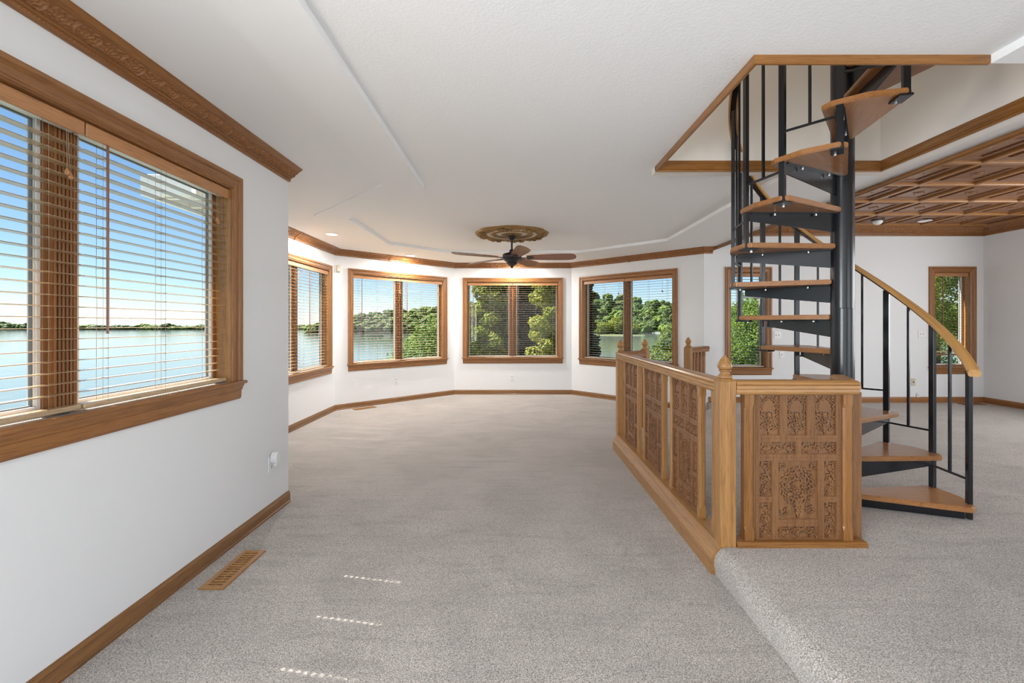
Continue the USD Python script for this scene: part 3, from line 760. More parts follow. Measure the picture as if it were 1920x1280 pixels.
SCALE = .000751
def px(x0, y0, x1, y1): return ((x0 + x1) / 2 - 467.5) * SCALE, (620 - (y0 + y1) / 2) * SCALE, (x1 - x0) * SCALE, (y1 - y0) * SCALE
PANELS = [(178, 90, 325, 388, 'tall'), (382, 90, 528, 388, 'tall'), (588, 90, 742, 388, 'tall'), (180, 434, 442, 528, 'roundel'), (486, 434, 744, 528, 'roundel'),
          (176, 574, 270, 840, 'roundel'), (176, 880, 270, 1148, 'roundel'), (655, 574, 745, 840, 'roundel'), (655, 880, 745, 1148, 'roundel'), (318, 574, 608, 1008, 'tree'), (312, 1058, 612, 1148, 'roundel')]
SC_W, SC_H, SC_Z = 635 * SCALE, 1070 * SCALE, .585
panel_geo = []
frame2d = sbox(-SC_W / 2, -SC_H / 2, SC_W / 2, SC_H / 2)
for i, (x0, y0, x1, y1, kd) in enumerate(PANELS):
    cx, cy, w_, h_ = px(x0, y0, x1, y1)
    panel_geo.append((cx, cy, carved(w_, h_, kd, 40 + i)))
    frame2d = frame2d.difference(sbox(cx - w_ / 2, cy - h_ / 2, cx + w_ / 2, cy + h_ / 2))
fmb = MB().prism(frame2d, -.012, .012)
def studs(x0, y0, x1, y1):
    L = math.hypot(x1 - x0, y1 - y0); n = max(2, int(L / .014)); a = math.atan2(y1 - y0, x1 - x0)
    for k in range(n):
        t = (k + .5) / n; x, y = x0 + (x1 - x0) * t, y0 + (y1 - y0) * t; b = a + (.7 if k % 2 else -.7)
        for zz, q in ((.012, .0028), (-.012, -.0028)):
            dx, dy, ex, ey = .006 * math.cos(b), .006 * math.sin(b), -.0025 * math.sin(b), .0025 * math.cos(b)
            fmb.hull([(x - dx, y - dy, zz), (x + dx, y + dy, zz), (x + ex, y + ey, zz), (x - ex, y - ey, zz), (x, y, zz + q)])
def S(x, y): return (x - 467.5) * SCALE, (620 - y) * SCALE
for a_, b_ in (((180, 411), (745, 411)), ((180, 551), (745, 551)), ((765, 95), (765, 1145)), ((163, 95), (163, 1145)), ((292, 580), (292, 1145)), ((634, 580), (634, 1145)), ((318, 1032), (608, 1032)),
               ((180, 860), (270, 860)), ((655, 860), (745, 860)), ((355, 95), (355, 385)), ((560, 95), (560, 385)), ((464, 438), (464, 525))):
    studs(*S(*a_), *S(*b_))
FR = fmb.arrays()
def flat2up(vf):            # drawn in x-y with relief along z -> upright: x stays, y -> z, relief -> -y
    V, F = vf; return np.c_[V[:, 0], -V[:, 2], V[:, 1]], F
FR = flat2up(FR); panel_geo = [(cx, cy, flat2up(g)) for cx, cy, g in panel_geo]

def carved_screen(parent, x, y, th, label=None):
    T = mtx((x, y, SC_Z), th)
    f = obj('carved_screen', FR, wood('carved', 'z'), parent, T=T, label=label)
    for cx, cy, g in panel_geo: obj('carved_panel', g, wood('carved', 'z'), f, T=mtx((cx, 0, cy)))
    return f

RZ = .989
rl = thing('railing', 'oak railing of carved pierced screens along the raised floor edge', 'railing', (0, 0, 0))
newel(rl, PX, PY); newel(rl, PX + .01, 5.08)
handrail(rl, [(PX + .005, 5.05), (PX + .005, PY + .03)], RZ, 'y')
# base: fascia on the step, sloped cap, shoe
fas = [(0, .0005), (.014, .0005), (.018, .010), (.018, .088), (.014, .098), (.008, .104), (-.018, .140), (-.022, .154), (-.075, .156), (-.075, .176), (-.130, .176), (-.130, .1555), (-.001, .1555)]
fas = [(0.0, .001), (.016, .001), (.016, .090), (.010, .100), (-.020, .150), (-.026, .168), (-.120, .168), (-.120, .001)]
s = sweep_plan([(XE, 5.02), (XE, PY - .03)], [(a, z) for a, z in fas], side=-1)
obj('fascia', s[0], wood('rail', 'y'), rl)
for yc in (4.54, 3.825, 3.115):
    carved_screen(rl, PX + .005, yc, -PI / 2)
    for d_ in (-1, 1):
        mb = chamfer_post(MB(), .040, .168, RZ + .004, .055, T=mtx((PX + .005, yc + d_ * (SC_W / 2 + .020), 0)))
        obj('baluster', mb, wood('rail', 'z'), rl)
mb = chamfer_post(MB(), .040, .168, RZ + .004, .055, T=mtx((PX + .005, 2.655, 0)))
obj('baluster', mb, wood('rail', 'z'), rl)
# 45 degree section to the opening
newel(rl, 1.55, 5.445, PI / 4)
d45 = np.array([1, 1]) / 2 ** .5
handrail(rl, [(PX + .03, 5.10), (1.535, 5.43)], RZ, 'd', 'casing')
for t in np.linspace(.2, .85, 4):
    c = np.array([PX + .01, 5.08]) * (1 - t) + np.array([1.55, 5.445]) * t
    obj('baluster', chamfer_post(MB(), .034, STEP, RZ + .004, .055, T=mtx((*c, 0), PI / 4)), wood('casing', 'z'), rl)

r2 = thing('railing', 'short oak railing with one finial newel beside the far bay wall', 'railing', (0, 0, 0))
newel(r2, 2.32, 6.10, PI / 4)
e2 = np.array([2.32, 6.10]) + d45 * .60
handrail(r2, [(2.34, 6.12), tuple(e2)], RZ, 'd', 'casing')
for t in (.16, .27, .38, .50):
    c = np.array([2.32, 6.10]) + d45 * t
    obj('baluster', chamfer_post(MB(), .040, STEP, RZ + .004, .055, T=mtx((*c, 0), PI / 4)), wood('casing', 'z'), r2)

r3 = thing('railing', 'carved screen panel with moulded cap facing the camera beside the staircase', 'railing', (0, 0, 0))
YP = 2.535
handrail(r3, [(1.211, YP - .005), (1.862, YP - .005), (1.99, 2.80)], RZ, 'xd')
base = Polygon([(-.055, .0), (.055, 0), (.055, .018), (.045, .028), (-.045, .028), (-.055, .018)])
V, F = MB().prism(base, 1.212, 1.925).arrays()
obj('base_rail', (np.c_[V[:, 2], V[:, 0] + YP, V[:, 1] + STEP], F), wood('trim', 'x'), r3)
carved_screen(r3, 1.335 + SC_W / 2, YP, 0)
for x in (1.292, 1.838):
    obj('baluster', chamfer_post(MB(), .052, STEP + .027, RZ + .004, .055, c=.16, T=mtx((x, YP, 0))), wood('trim', 'z'), r3)
obj('stile', MB().cbox(1.318, YP - .012, STEP + .027, 1.3355, YP + .012, RZ + .004, .003), wood('carved', 'z'), r3)
obj('corner_post', MB().cbox(1.875, YP + .028, STEP, 1.955, YP + .105, RZ + .004, .004), wood('carved', 'z'), r3)

# ------------------------------------------------------------------ spiral staircase
CX, CY, RPOST, A0, DA = 2.222, 3.089, .641, -.349, .442
def ang(i): return A0 + DA * i
def ttop(k): return .0117 + .2386 * k
def zrail(i): return 1.12 + .262 * i
ss = thing('spiral_staircase', 'black steel spiral staircase with oak treads and curved oak handrail', 'spiral staircase', (CX, CY, STEP))
SH = np.array([CX, CY, STEP])
def sobj(name, mb, m, parent=ss, **k):
    V, F = mb.arrays(); return obj(name, (V - SH, F), m, parent, **k)
Tc = mtx((CX, CY, 0))
pole = sobj('centre_pole', MB().lathe([(.0685, STEP), (.0685, 1.478), (.0695, 1.480), (.0695, 1.484), (.0685, 1.486), (.0685, 4.2), (0, 4.2)], 40, Tc), M['black'], smooth=40)
sobj('base_plate', MB().lathe([(.084, STEP), (.084, STEP + .012), (.072, STEP + .014), (.072, STEP + .05)], 32, Tc), M['black'], pole, smooth=30)
def pol(r, a): return np.array([CX + r * math.cos(a), CY + r * math.sin(a)])
NT = 13
for k in range(1, NT + 1):
    a0, a1, zt_ = ang(k - 1) - .12, ang(k) + .05, ttop(k)
    am = (a0 + a1) / 2
    r0 = .066
    # tread outline: narrow at the pole, straight outer end with clipped corner
    off0 = np.array([math.sin(a0), -math.cos(a0)]) * .045; off1 = np.array([-math.sin(a1), math.cos(a1)]) * .03
    pts = [pol(.069, a0) + off0 * .9, pol(.655, a0) + off0 * .2, pol(.690, a0 + .06), pol(.705, am), pol(.690, a1 - .05), pol(.655, a1) + off1 * .2, pol(.069, a1) + off1 * .9]
    pg = Polygon(pts).buffer(-.012).buffer(.012, quad_segs=3)
    mb = MB(); th_ = .034
    for q_, dz_ in ((-.008, 0), (-.0038, .002), (-.0014, .0055), (0, .010)): mb.prism(pg.buffer(q_), zt_ - th_ + dz_, zt_ - dz_)
    V, F = mb.arrays(); Ta = mtx((0, 0, 0), am); V = (V - SH) @ Ta[:3, :3]
    t = obj('tread', (V, F), wood('tread', 'x'), ss, T=Ta)
    tobj = lambda nm, m_, mt, Ti=np.linalg.inv(Ta), **k_: obj(nm, ((m_.arrays()[0] - SH) @ Ti[:3, :3].T, m_.arrays()[1]), mt, t, **k_)
    # steel bracket under it
    bm = MB(); zb = zt_ - th_; aw = a0 + .09; e = np.array([math.cos(aw), math.sin(aw)]); n_ = np.array([-math.sin(aw), math.cos(aw)])
    c0 = np.array([CX, CY])
    web = [(.062, zb - .001), (.640, zb - .001), (.640, STEP + .002 if k == 1 else zb - .052), (.062, STEP + .002 if k == 1 else zb - .125)]
    pts3 = [(*(c0 + e * r + n_ * o), z) for r, z in web for o in (-.004, .004)]
    bm.hull(pts3)
    fl = [(*(c0 + e * r + n_ * o), z) for r in (.062, .640) for o in (-.004, .042) for z in (zb - .007, zb - .0005)]
    bm.hull(fl)
    br = tobj('bracket', bm, M['black'])
    for r in (.20, .48):
        c = c0 + e * r + n_ * .024
        tobj('bolt', MB().lathe([(.0, zb - .020), (.007, zb - .019), (.008, zb - .014), (.008, zb - .007)], 8, mtx((*c, 0))), M['bolt'], smooth=30)
    # front riser plate under the nosing of the lowest tread
for i in range(0, NT):
    a = ang(i); c = pol(RPOST + .030, a); zb = STEP if i == 0 else ttop(i) - .046
    T = mtx((*c, 0), a)
    mb = MB().cbox(-.012, -.018, zb, .012, .018, zrail(i) - .012, .002, T)
    if i > 0: mb.cbox(-.075, -.045, zb - .002, .028, .022, zb + .010, .002, T)
    p_ = sobj('post', mb, M['black'])
    if i > 0:
        q = pol(RPOST - .018, a - .04)
        sobj('bolt', MB().lathe([(.0, zb - .014), (.007, zb - .013), (.008, zb - .008), (.008, zb)], 8, mtx((*q, 0))), M['bolt'], p_, smooth=30)
for k in range(1, NT):
    a0, a1 = ang(k - 1), ang(k); zb = ttop(k) + .15
    pts = [(*pol(RPOST + .03, a), zb) for a in np.linspace(a0, a1, 2)]
    d_ = np.array(pts[1]) - np.array(pts[0]); L = np.linalg.norm(d_); mid = (np.array(pts[0]) + np.array(pts[1])) / 2; th = math.atan2(d_[1], d_[0])
    T = mtx(tuple(mid), th)
    sobj('rail_bar', MB().box(-L / 2, -.006, -.006, L / 2, .006, .006, T), M['black'])
    T2 = mtx((mid[0], mid[1], 0), th)
    sobj('baluster', MB().box(-.0068, -.0068, zb, .0068, .0068, zrail(k - .5) - .012, T2), M['black'])
ii = np.linspace(-.22, 12.2, 160)
rp = [(-.030, -.008), (-.022, -.014), (.022, -.014), (.030, -.008), (.032, .010), (.026, .024), (.010, .030), (-.010, .030), (-.026, .024), (-.032, .010)]
def helix(prof, ii, rr, dz=0):
    n = len(prof); pr_ = np.array(prof); V = []
    for i in ii:
        a = ang(i)
        V.append(np.c_[CX + (rr + pr_[:, 0]) * math.cos(a), CY + (rr + pr_[:, 0]) * math.sin(a), zrail(i) + dz + pr_[:, 1]])
    V = np.vstack(V); i_, j = np.meshgrid(np.arange(len(ii) - 1), np.arange(n), indexing='ij'); j2 = (j + 1) % n
    q = np.stack([i_ * n + j, (i_ + 1) * n + j, (i_ + 1) * n + j2, i_ * n + j2], -1).reshape(-1, 4)
    mb = MB().add(V, q)
    mb.add(np.vstack([V[:n], V[:n].mean(0)]), np.stack([np.arange(n), (np.arange(n) + 1) % n, np.full(n, n)], 1))
    mb.add(np.vstack([V[-n:], V[-n:].mean(0)]), np.stack([(np.arange(n) + 1) % n, np.arange(n), np.full(n, n)], 1))
    return mb
_d, _m, _l, _r, _c = TONES['nosing']
M['helix'] = mat('wood_curved_rail', {
    'tc': ('texture_coordinate', {}), 'sx': ('separate_xyz', {}), 'at': ('math', {'math_type': 'arctan2'}),
    'x2': ('math', {'math_type': 'multiply'}), 'y2': ('math', {'math_type': 'multiply'}), 'ad': ('math', {'math_type': 'add'}), 'sq': ('math', {'math_type': 'sqrt'}),
    'hz': ('math', {'math_type': 'multiply_add', 'value2': -.593}), 'cx': ('combine_xyz', {}), 'mp': ('mapping', {'scale': (1.3, 42, 42)}),
    'n': ('noise_texture', {'scale': 1.0, 'detail': 5.0, 'roughness': .6, 'distortion': .5}), 'r': ('rgb_ramp', {'ramp': [(0.25, _d), (0.48, _m), (0.78, _l)]}),
    'p': ('principled_bsdf', {'roughness': _r, 'coat_weight': _c, 'coat_roughness': .18})},
    [('tc.object', 'sx.vector'), ('sx.y', 'at.value1'), ('sx.x', 'at.value2'), ('sx.x', 'x2.value1'), ('sx.x', 'x2.value2'), ('sx.y', 'y2.value1'), ('sx.y', 'y2.value2'),
     ('x2.value', 'ad.value1'), ('y2.value', 'ad.value2'), ('ad.value', 'sq.value1'), ('at.value', 'hz.value1'), ('sx.z', 'hz.value3'),
     ('at.value', 'cx.x'), ('sq.value', 'cx.y'), ('hz.value', 'cx.z'), ('cx.vector', 'mp.vector'), ('mp.vector', 'n.vector'), ('n.fac', 'r.fac'), ('r.color', 'p.base_color')], 'p.BSDF')
hr = sobj('handrail', helix(rp, ii, RPOST + .03, .004), M['helix'], smooth=40)
sobj('rail_strap', helix([(-.018, -.018), (.018, -.018), (.018, -.0105), (-.018, -.0105)], np.linspace(-.05, 12.1, 140), RPOST + .03, 0), M['black'], hr)

# ------------------------------------------------------------------ ceiling fan and medallion
FX, FY = -.045, 6.13
md = thing('ceiling_medallion', 'round gilded scrollwork medallion on the ceiling above the fan', 'ceiling medallion', (FX, FY, Z_TRAY))
def relief_ring(r0, r1, n, m, fn):
    r = np.linspace(r0, r1, m); a = np.linspace(0, 2 * PI, n, endpoint=False)
    R_, A_ = np.meshgrid(r, a, indexing='ij'); t = (R_ - r0) / (r1 - r0)
    z = -fn(t, A_); rad = R_ + 0 * A_
    V = np.stack([rad * np.cos(A_), rad * np.sin(A_), z], -1).reshape(-1, 3)
    i, j = np.meshgrid(np.arange(m - 1), np.arange(n), indexing='ij'); j2 = (j + 1) % n
    q = np.stack([i * n + j, i * n + j2, (i + 1) * n + j2, (i + 1) * n + j], -1).reshape(-1, 4)[:, ::-1]
    return V, q
def outer(t, a):
    sc_ = np.abs(np.cos(4 * a)) ** .6; lv = np.abs(np.sin(28 * a)) * .5 + np.abs(np.cos(8 * a + 5 * t)) * .5
    env = np.sin(PI * np.clip(t, 0, 1)) ** .5
    return np.where(t > .985, 0, .012 + env * (.014 + .022 * lv * (.35 + .65 * sc_)))
V, q = relief_ring(.335, .49, 320, 12, outer)
rr = np.hypot(V[:, 0], V[:, 1]); aa = np.arctan2(V[:, 1], V[:, 0]); k = 1 + np.clip((rr - .40) / .09, 0, 1) * (.045 * np.abs(np.cos(4 * aa)) - .03)
V[:, 0] *= k; V[:, 1] *= k
sb = MB().add(V, q)
for k_ in range(16):
    a0_ = k_ * PI / 8; sg = 1 if k_ % 2 else -1
    t_ = np.linspace(0, 1, 22); rr_ = .040 * (1 - .72 * t_); aa_ = sg * (t_ * 7.5) - .6
    cx_, cy_ = .415 * math.cos(a0_ + sg * .09), .415 * math.sin(a0_ + sg * .09)
    pts_ = np.c_[cx_ + rr_ * np.cos(aa_ + a0_), cy_ + rr_ * np.sin(aa_ + a0_), -.040 - .014 * t_]
    sb.tube(pts_, .0085 - .003 * t_, 6)
    for da, r0_, r1_ in ((0, .345, .475), (.13, .36, .45)):
        a_ = a0_ + da; e_ = np.array([math.cos(a_), math.sin(a_)]); n_ = np.array([-e_[1], e_[0]])
        sb.hull([(*(e_ * r0_), -.03), (*(e_ * r1_), -.022), (*(e_ * (r0_ + r1_) / 2 + n_ * .020), -.026), (*(e_ * (r0_ + r1_) / 2 - n_ * .020), -.026), (*(e_ * (r0_ * .4 + r1_ * .6)), -.058)])
obj('scroll_border', sb, M['gold'], md, smooth=60)
obj('cream_band', MB().add(*relief_ring(.29, .338, 96, 6, lambda t, a: .020 + .010 * np.sin(PI * t))), M['cream_plaster'], md, smooth=60)
obj('leaf_ring', MB().add(*relief_ring(.225, .292, 240, 8, lambda t, a: .018 + .020 * np.sin(PI * t) * (.4 + .6 * np.abs(np.sin(24 * a + 4 * t))))), M['gold'], md, smooth=60)
obj('cream_field', MB().add(*relief_ring(.14, .228, 96, 5, lambda t, a: .016 + .006 * np.cos(PI * t))), M['cream_plaster'], md, smooth=60)
obj('centre_leaves', MB().add(*relief_ring(.02, .145, 200, 10, lambda t, a: .022 + .022 * np.sin(PI * t) * (.4 + .6 * np.abs(np.cos(10 * a))))), M['gold'], md, smooth=60)

fn_ = thing('ceiling_fan', 'five-blade ceiling fan with dark bronze motor and reddish wood blades', 'ceiling fan', (FX, FY, 0))
obj('canopy', MB().lathe([(.072, 2.575), (.070, 2.562), (.060, 2.545), (.045, 2.528), (.034, 2.520), (.030, 2.508), (.014, 2.506)], 28), M['bronze'], fn_, smooth=40)
obj('downrod', MB().lathe([(.0125, 2.51), (.0125, 2.36)], 14), M['bronze'], fn_, smooth=40)
obj('motor_housing', MB().lathe([(.02, 2.385), (.032, 2.375), (.036, 2.350), (.070, 2.338), (.115, 2.322), (.128, 2.308), (.132, 2.290), (.128, 2.268), (.110, 2.250), (.112, 2.244), (.092, 2.226), (.070, 2.214), (.066, 2.206), (.070, 2.198), (.062, 2.184), (.040, 2.168), (.024, 2.160), (.020, 2.146), (.012, 2.136), (.0, 2.132)], 36), M['bronze'], fn_, smooth=35)
for k in range(5):
    a = math.radians(-7 + 72 * k)
    xs_ = np.r_[np.linspace(.20, .79, 10), .808, .825, .836, .845, .852, .857, .86]; hwid = np.interp(xs_, [.20, .26, .45, .70, .79, .825, .845, .856, .86], [.052, .062, .077, .088, .082, .070, .053, .033, .010])
    outl = np.r_[np.c_[xs_, hwid], np.c_[xs_[::-1], -hwid[::-1]]]
    V, F = MB().prism(Polygon(outl), -.003, .003).arrays()
    tl = math.radians(-19)
    V = np.c_[V[:, 0], V[:, 1] * math.cos(tl) - V[:, 2] * math.sin(tl), V[:, 1] * math.sin(tl) + V[:, 2] * math.cos(tl)]
    bl = obj('blade', (V, F), wood('fan', 'x'), fn_, T=mtx((0, 0, 2.272), a))
    mb = MB().hull([(x, y, z) for x, y in ((.10, -.018), (.10, .018), (.21, -.012), (.21, .012)) for z in (-.012, -.002)])
    pl = Polygon([(.20, -.012), (.225, -.040), (.275, -.030), (.30, 0), (.275, .030), (.225, .040), (.20, .012)])
    V, F = MB().prism(pl, -.009, -.0035).arrays()
    V = np.c_[V[:, 0], V[:, 1] * math.cos(tl) - V[:, 2] * math.sin(tl), V[:, 1] * math.sin(tl) + V[:, 2] * math.cos(tl)]
    mb.add(V, F)
    obj('blade_iron', mb, M['bronze'], bl)

# ------------------------------------------------------------------ recessed lights
def can_light(x, y, z, label, on=True, power=740):
    o = thing('recessed_light', label, 'recessed light', (x, y, z))
    obj('trim_ring', MB().lathe([(.095, 0), (.095, -.004), (.088, -.009), (.074, -.007), (.068, -.001)], 32, cap=False), M['white'], o, smooth=40)
    obj('lens', MB().lathe([(.068, -.0015), (.0, -.0025)], 28, cap=False), M['lens'] if on else M['white'], o)
    if on:
        l = UsdLux.DiskLight.Define(stage, str(o.GetPath()) + '/bulb')
        l.AddTranslateOp().Set((0, 0, -.012)); l.CreateRadiusAttr(.06); l.CreateIntensityAttr(power); l.CreateColorAttr((1.0, .975, .94))
    return o
can_light(-2.44, 6.05, Z_SOF, 'lit recessed ceiling light above the bay side window')
can_light(-1.82, 7.93, Z_SOF, 'lit recessed ceiling light above the angled window left of the fan')
can_light(-.02, 8.55, Z_SOF, 'lit recessed ceiling light above the window below the fan, behind the fan')
o = thing('recessed_light', 'white eyeball spotlight in the coffered ceiling beside the pole', 'recessed light', (5.25, 6.59, Z_WOODC - .012))
obj('trim_ring', MB().lathe([(.085, -.006), (.085, -.014), (.06, -.018), (.056, -.006)], 28, cap=False), M['bronze'], o, smooth=40)
ico = trimesh.creation.icosphere(3, .062)
obj('eyeball', (ico.vertices * [1, 1, .8] + [0, 0, -.022], ico.faces), M['white'], o, smooth=True)
o = thing('recessed_light', 'flat white recessed light in the coffered ceiling, right of the eyeball', 'recessed light', (5.96, 6.62, Z_WOODC - .012))
obj('trim_ring', MB().lathe([(.085, -.006), (.085, -.012), (.07, -.015), (.066, -.006)], 28, cap=False), M['white'], o, smooth=40)
obj('lens', MB().lathe([(.066, -.008), (.0, -.011)], 28, cap=False), M['white'], o)

# ------------------------------------------------------------------ outlets, switches, sensor
def wall_at(wi, s_):
    a, b = np.array(P[wi]), np.array(P[wi + 1]); u = (b - a) / np.linalg.norm(b - a); c = a + u * s_
    return c, along(a, b)
def plate(wi, s_, z, label, name='outlet', cat='outlet', m='white', w=.070, h=.115, kind='duplex'):
    c, th = wall_at(wi, s_); o = thing(name, label, cat, (c[0], c[1], z), th)
    obj('cover_plate', MB().cbox(-w / 2, -.006, -h / 2, w / 2, .0, h / 2, .003), M[m], o)
    if kind == 'duplex':
        for dz in (-.024, .024):
            sk = obj('socket', MB().cbox(-.017, -.009, dz - .014, .017, -.005, dz + .014, .003), M[m], o)
            sl = MB()
            for dx, hh in ((-.0065, .005), (.0065, .004)): sl.box(dx - .0020, -.0098, dz + .002 - hh * 1.2, dx + .0020, -.0088, dz + .002 + hh * 1.2)
            sl.box(-.0028, -.0098, dz - .012, .0028, -.0088, dz - .0068)
            obj('slot', sl, M['slot'], sk)
    elif kind == 'switch':
        for dx in (np.linspace(-.023, .023, 2) if w > .09 else [0]):
            obj('toggle', MB().cbox(dx - .005, -.016, -.012, dx + .005, -.005, .012, .002), M[m], o)
    elif kind == 'phone':
        obj('jack', MB().cbox(-.010, -.009, -.010, .010, -.005, .010, .002), M['slot'], o)
    return o
def img(x, D): return (x - 966) * D / 853
# left wall outlet with plug-in freshener
sL = 853 * 1.76 / (966 - 507) - YB
plate(0, sL, .375, 'white outlet low on the left wall holding a plug-in device')
c, th = wall_at(0, sL + .005)
o = thing('plug_in_freshener', 'white plug-in air freshener in the left wall outlet', 'plug-in device', (c[0], c[1], .405), th)
pf = MB(); pf.hull([(r * math.cos(a) * .030, y, .012 + r * math.sin(a) * .042) for y, r in ((-.011, .9), (-.018, 1), (-.045, 1), (-.055, .82)) for a in np.linspace(0, 2 * PI, 16, endpoint=False)])
obj('body', pf, M['white'], o, smooth=40)
obj('scent_bottle', MB().lathe([(.010, -.020), (.016, -.022), (.017, -.040), (.013, -.046), (0, -.046)], 14, mtx((0, -.034, -.004))), M['vinyl'], o, smooth=40)
plate(2, 5.66 - 4.65, 1.375 - (760 - 608) * 5.66 / 853, 'white outlet low on the bay side wall next to the corner')
t3 = 853 * 1.20; 
plate(3, 2.376 - 1.4142 * .905, .38, 'white outlet under the angled window left of the fan')
plate(4, img(960, 8.95) + 1.20, 1.375 - 100 * 8.95 / 853, 'white outlet under the window below the fan')
plate(6, img(1458, 7.11) - 2.95, 1.21, 'double white switch plate beside the narrow window behind the treads', 'light_switch', 'light switch', w=.115, kind='switch')
plate(6, img(1466, 7.11) - 2.95, .905, 'single white switch plate below the double switch behind the treads', 'light_switch', 'light switch', kind='switch')
plate(6, img(1728, 7.11) - 2.95, 1.225, 'double white switch plate left of the right corner window', 'light_switch', 'light switch', w=.115, kind='switch')
plate(6, img(1712, 7.11) - 2.95, .475, 'beige blank plate low on the far wall between stair posts', 'outlet', 'outlet', m='cream', kind='phone')
plate(6, img(1819.5, 7.11) - 2.95, .475, 'beige outlet below the right corner window', 'outlet', 'outlet', m='cream', h=.125)
c, th = wall_at(6, img(1720, 7.11) - 2.95)
o = thing('phone_jack', 'small white phone jack just above the far baseboard', 'phone jack', (c[0], c[1], .275), th)
obj('body', MB().cbox(-.02, -.018, -.035, .02, 0, .03, .004), M['white'], o)
obj('jack', MB().box(-.006, -.0188, -.01, .006, -.0178, .0), M['slot'], o)
c, th = wall_at(3, .045)
o = thing('motion_sensor', 'cream motion sensor on the wall between two bay windows', 'motion sensor', (c[0], c[1], 2.27), th)
obj('body', MB().hull([(x, y, z) for x, y in ((-.032, 0), (.032, 0), (-.024, -.036), (.024, -.036)) for z in (-.055, .055)] + [(0, -.044, -.03), (0, -.044, .04)]), M['cream'], o)
obj('lens', MB().hull([(x, y, z) for x, y in ((-.02, -.036), (.02, -.036), (0, -.046)) for z in (-.04, -.005)]), M['white'], o)

# ------------------------------------------------------------------ floor registers
def register(x, y, th, L, W, z, label, tone='rail', nslot=14):
    o = thing('floor_register', label, 'floor register', (x, y, z), th)
    hL, hW = L / 2, W / 2
    V, F = MB().prism(sbox(-hW, -hL, hW, hL).difference(sbox(-hW + .026, -hL + .026, hW - .026, hL - .026)), .0, .009).arrays()
    obj('frame', (V, F), wood(tone, 'y'), o)
    n = nslot; pit = (L - .052) / n
    for k in range(n + 1):
        yy = -hL + .026 + pit * k
        obj('slat', MB().box(-hW + .024, yy - pit * .24, .001, hW - .024, yy + pit * .24, .0075), wood(tone, 'x'), o)
    obj('spine', MB().box(-.006, -hL + .02, .0005, .006, hL - .02, .004), wood(tone, 'y'), o)
    obj('duct', MB().box(-hW + .02, -hL + .02, .0002, hW - .02, hL - .02, .0008), M['duct'], o)
    return o
register(-1.575, 2.555, 0, .40, .128, .0005, 'wooden floor register in the carpet beside the left wall', 'rail')
c, th = wall_at(3, .42)
register(c[0] + .12, c[1] - .12, -PI / 4, .36, .12, .0005, 'small wooden floor register in the carpet below the bay windows', 'rail')
register(6.98, 6.95, PI / 2, .34, .12, STEP + .0005, 'dark floor register by the far baseboard near the right corner', 'casing')

# ------------------------------------------------------------------ outdoors: eaves, lake, shores, trees
WATER = -5.6
ev = thing('bay_eave', 'white roof eave with exposed rafters outside the big left window', 'eave')
obj('fascia', MB().cbox(-3.56, 4.32, 2.60, -3.50, 7.6, 2.80, .004), M['siding'], ev)
obj('fascia', MB().cbox(-3.50, 4.32, 2.60, -3.07, 4.38, 2.80, .004), M['siding'], ev)
obj('soffit', MB().box(-3.50, 4.38, 2.76, -3.06, 7.3, 2.79), M['soffit'], ev)
for yy in np.arange(4.55, 7.2, .34):
    obj('rafter', MB().cbox(-3.50, yy, 2.63, -3.07, yy + .045, 2.76, .003), M['siding'], ev)
obj('beam', MB().cbox(-3.30, 4.38, 2.62, -3.25, 7.3, 2.70, .003), M['siding'], ev)
me = thing('main_eave', 'wide roof eave over the left wall outside', 'eave')
obj('soffit', MB().box(-2.62, YB, 2.74, -1.93, 3.25, 2.78), M['soffit'], me)
obj('fascia', MB().box(-2.66, YB, 2.66, -2.62, 3.25, 2.86), M['siding'], me)
rf = thing('house_roof', 'roof slab covering the rooms', 'roof', kind='structure')
obj('deck', MB().prism(room.buffer(.13, join_style=2).difference(sbox(-1.1, .3, 2.96, 3.65)), 2.955, 3.05), M['roof'], rf)

obj('lake', MB().prism(Point(0, 0).buffer(6000, quad_segs=16), WATER - .5, WATER), M['water'], label='calm lake reflecting the sky beyond the windows', cat='lake', kind='structure')
# bank under the near trees
def terrain(xs_, ys_, fz):
    X, Y = np.meshgrid(xs_, ys_, indexing='ij'); Z = fz(X, Y); n, m = X.shape
    V = np.stack([X, Y, Z], -1).reshape(-1, 3); i, j = np.meshgrid(np.arange(n - 1), np.arange(m - 1), indexing='ij')
    q = np.stack([i * m + j, (i + 1) * m + j, (i + 1) * m + j + 1, i * m + j + 1], -1).reshape(-1, 4)
    return V, q
def bank(X, Y):
    d = np.maximum(np.abs(X - 8) - 12, 0) * .8 + np.maximum(Y - 14, 0)
    return -4.4 - .10 * d + .25 * (meshkit.noise(np.stack([X * .4, Y * .4, X * 0], -1)) - .5) - np.where(X < -3, (-3 - X) * .5, 0)
obj('bank', MB().add(*terrain(np.linspace(-14, 40, 40), np.linspace(-5, 30, 30), bank)), M['earth'], smooth=True, label='grassy bank dropping from the house to the water', cat='bank', kind='structure')

def blob_tree(seed, nb=20):
    r_ = np.random.default_rng(seed); mb = MB()
    for k in range(nb):
        ic = trimesh.creation.icosphere(3, 1.0); v = ic.vertices.copy()
        d = meshkit.fbm(v * 2.6 + seed * 7.1 + k * 3.3, 3, seed) - .5
        d2 = meshkit.fbm(v * 8.5 + k * 1.7, 2, seed + 5) - .5
        v = v * (1 + .95 * d[:, None] + .45 * d2[:, None]); rr = r_.uniform(.26, .44) if k else .80
        dd = r_.normal(size=3); dd[2] = abs(dd[2]) * .9 - .25; dd /= np.linalg.norm(dd)
        c = dd * r_.uniform(.62, .88) if k else np.zeros(3)
        mb.add(v * rr * [1, 1, .85] + c, ic.faces)
    return mb
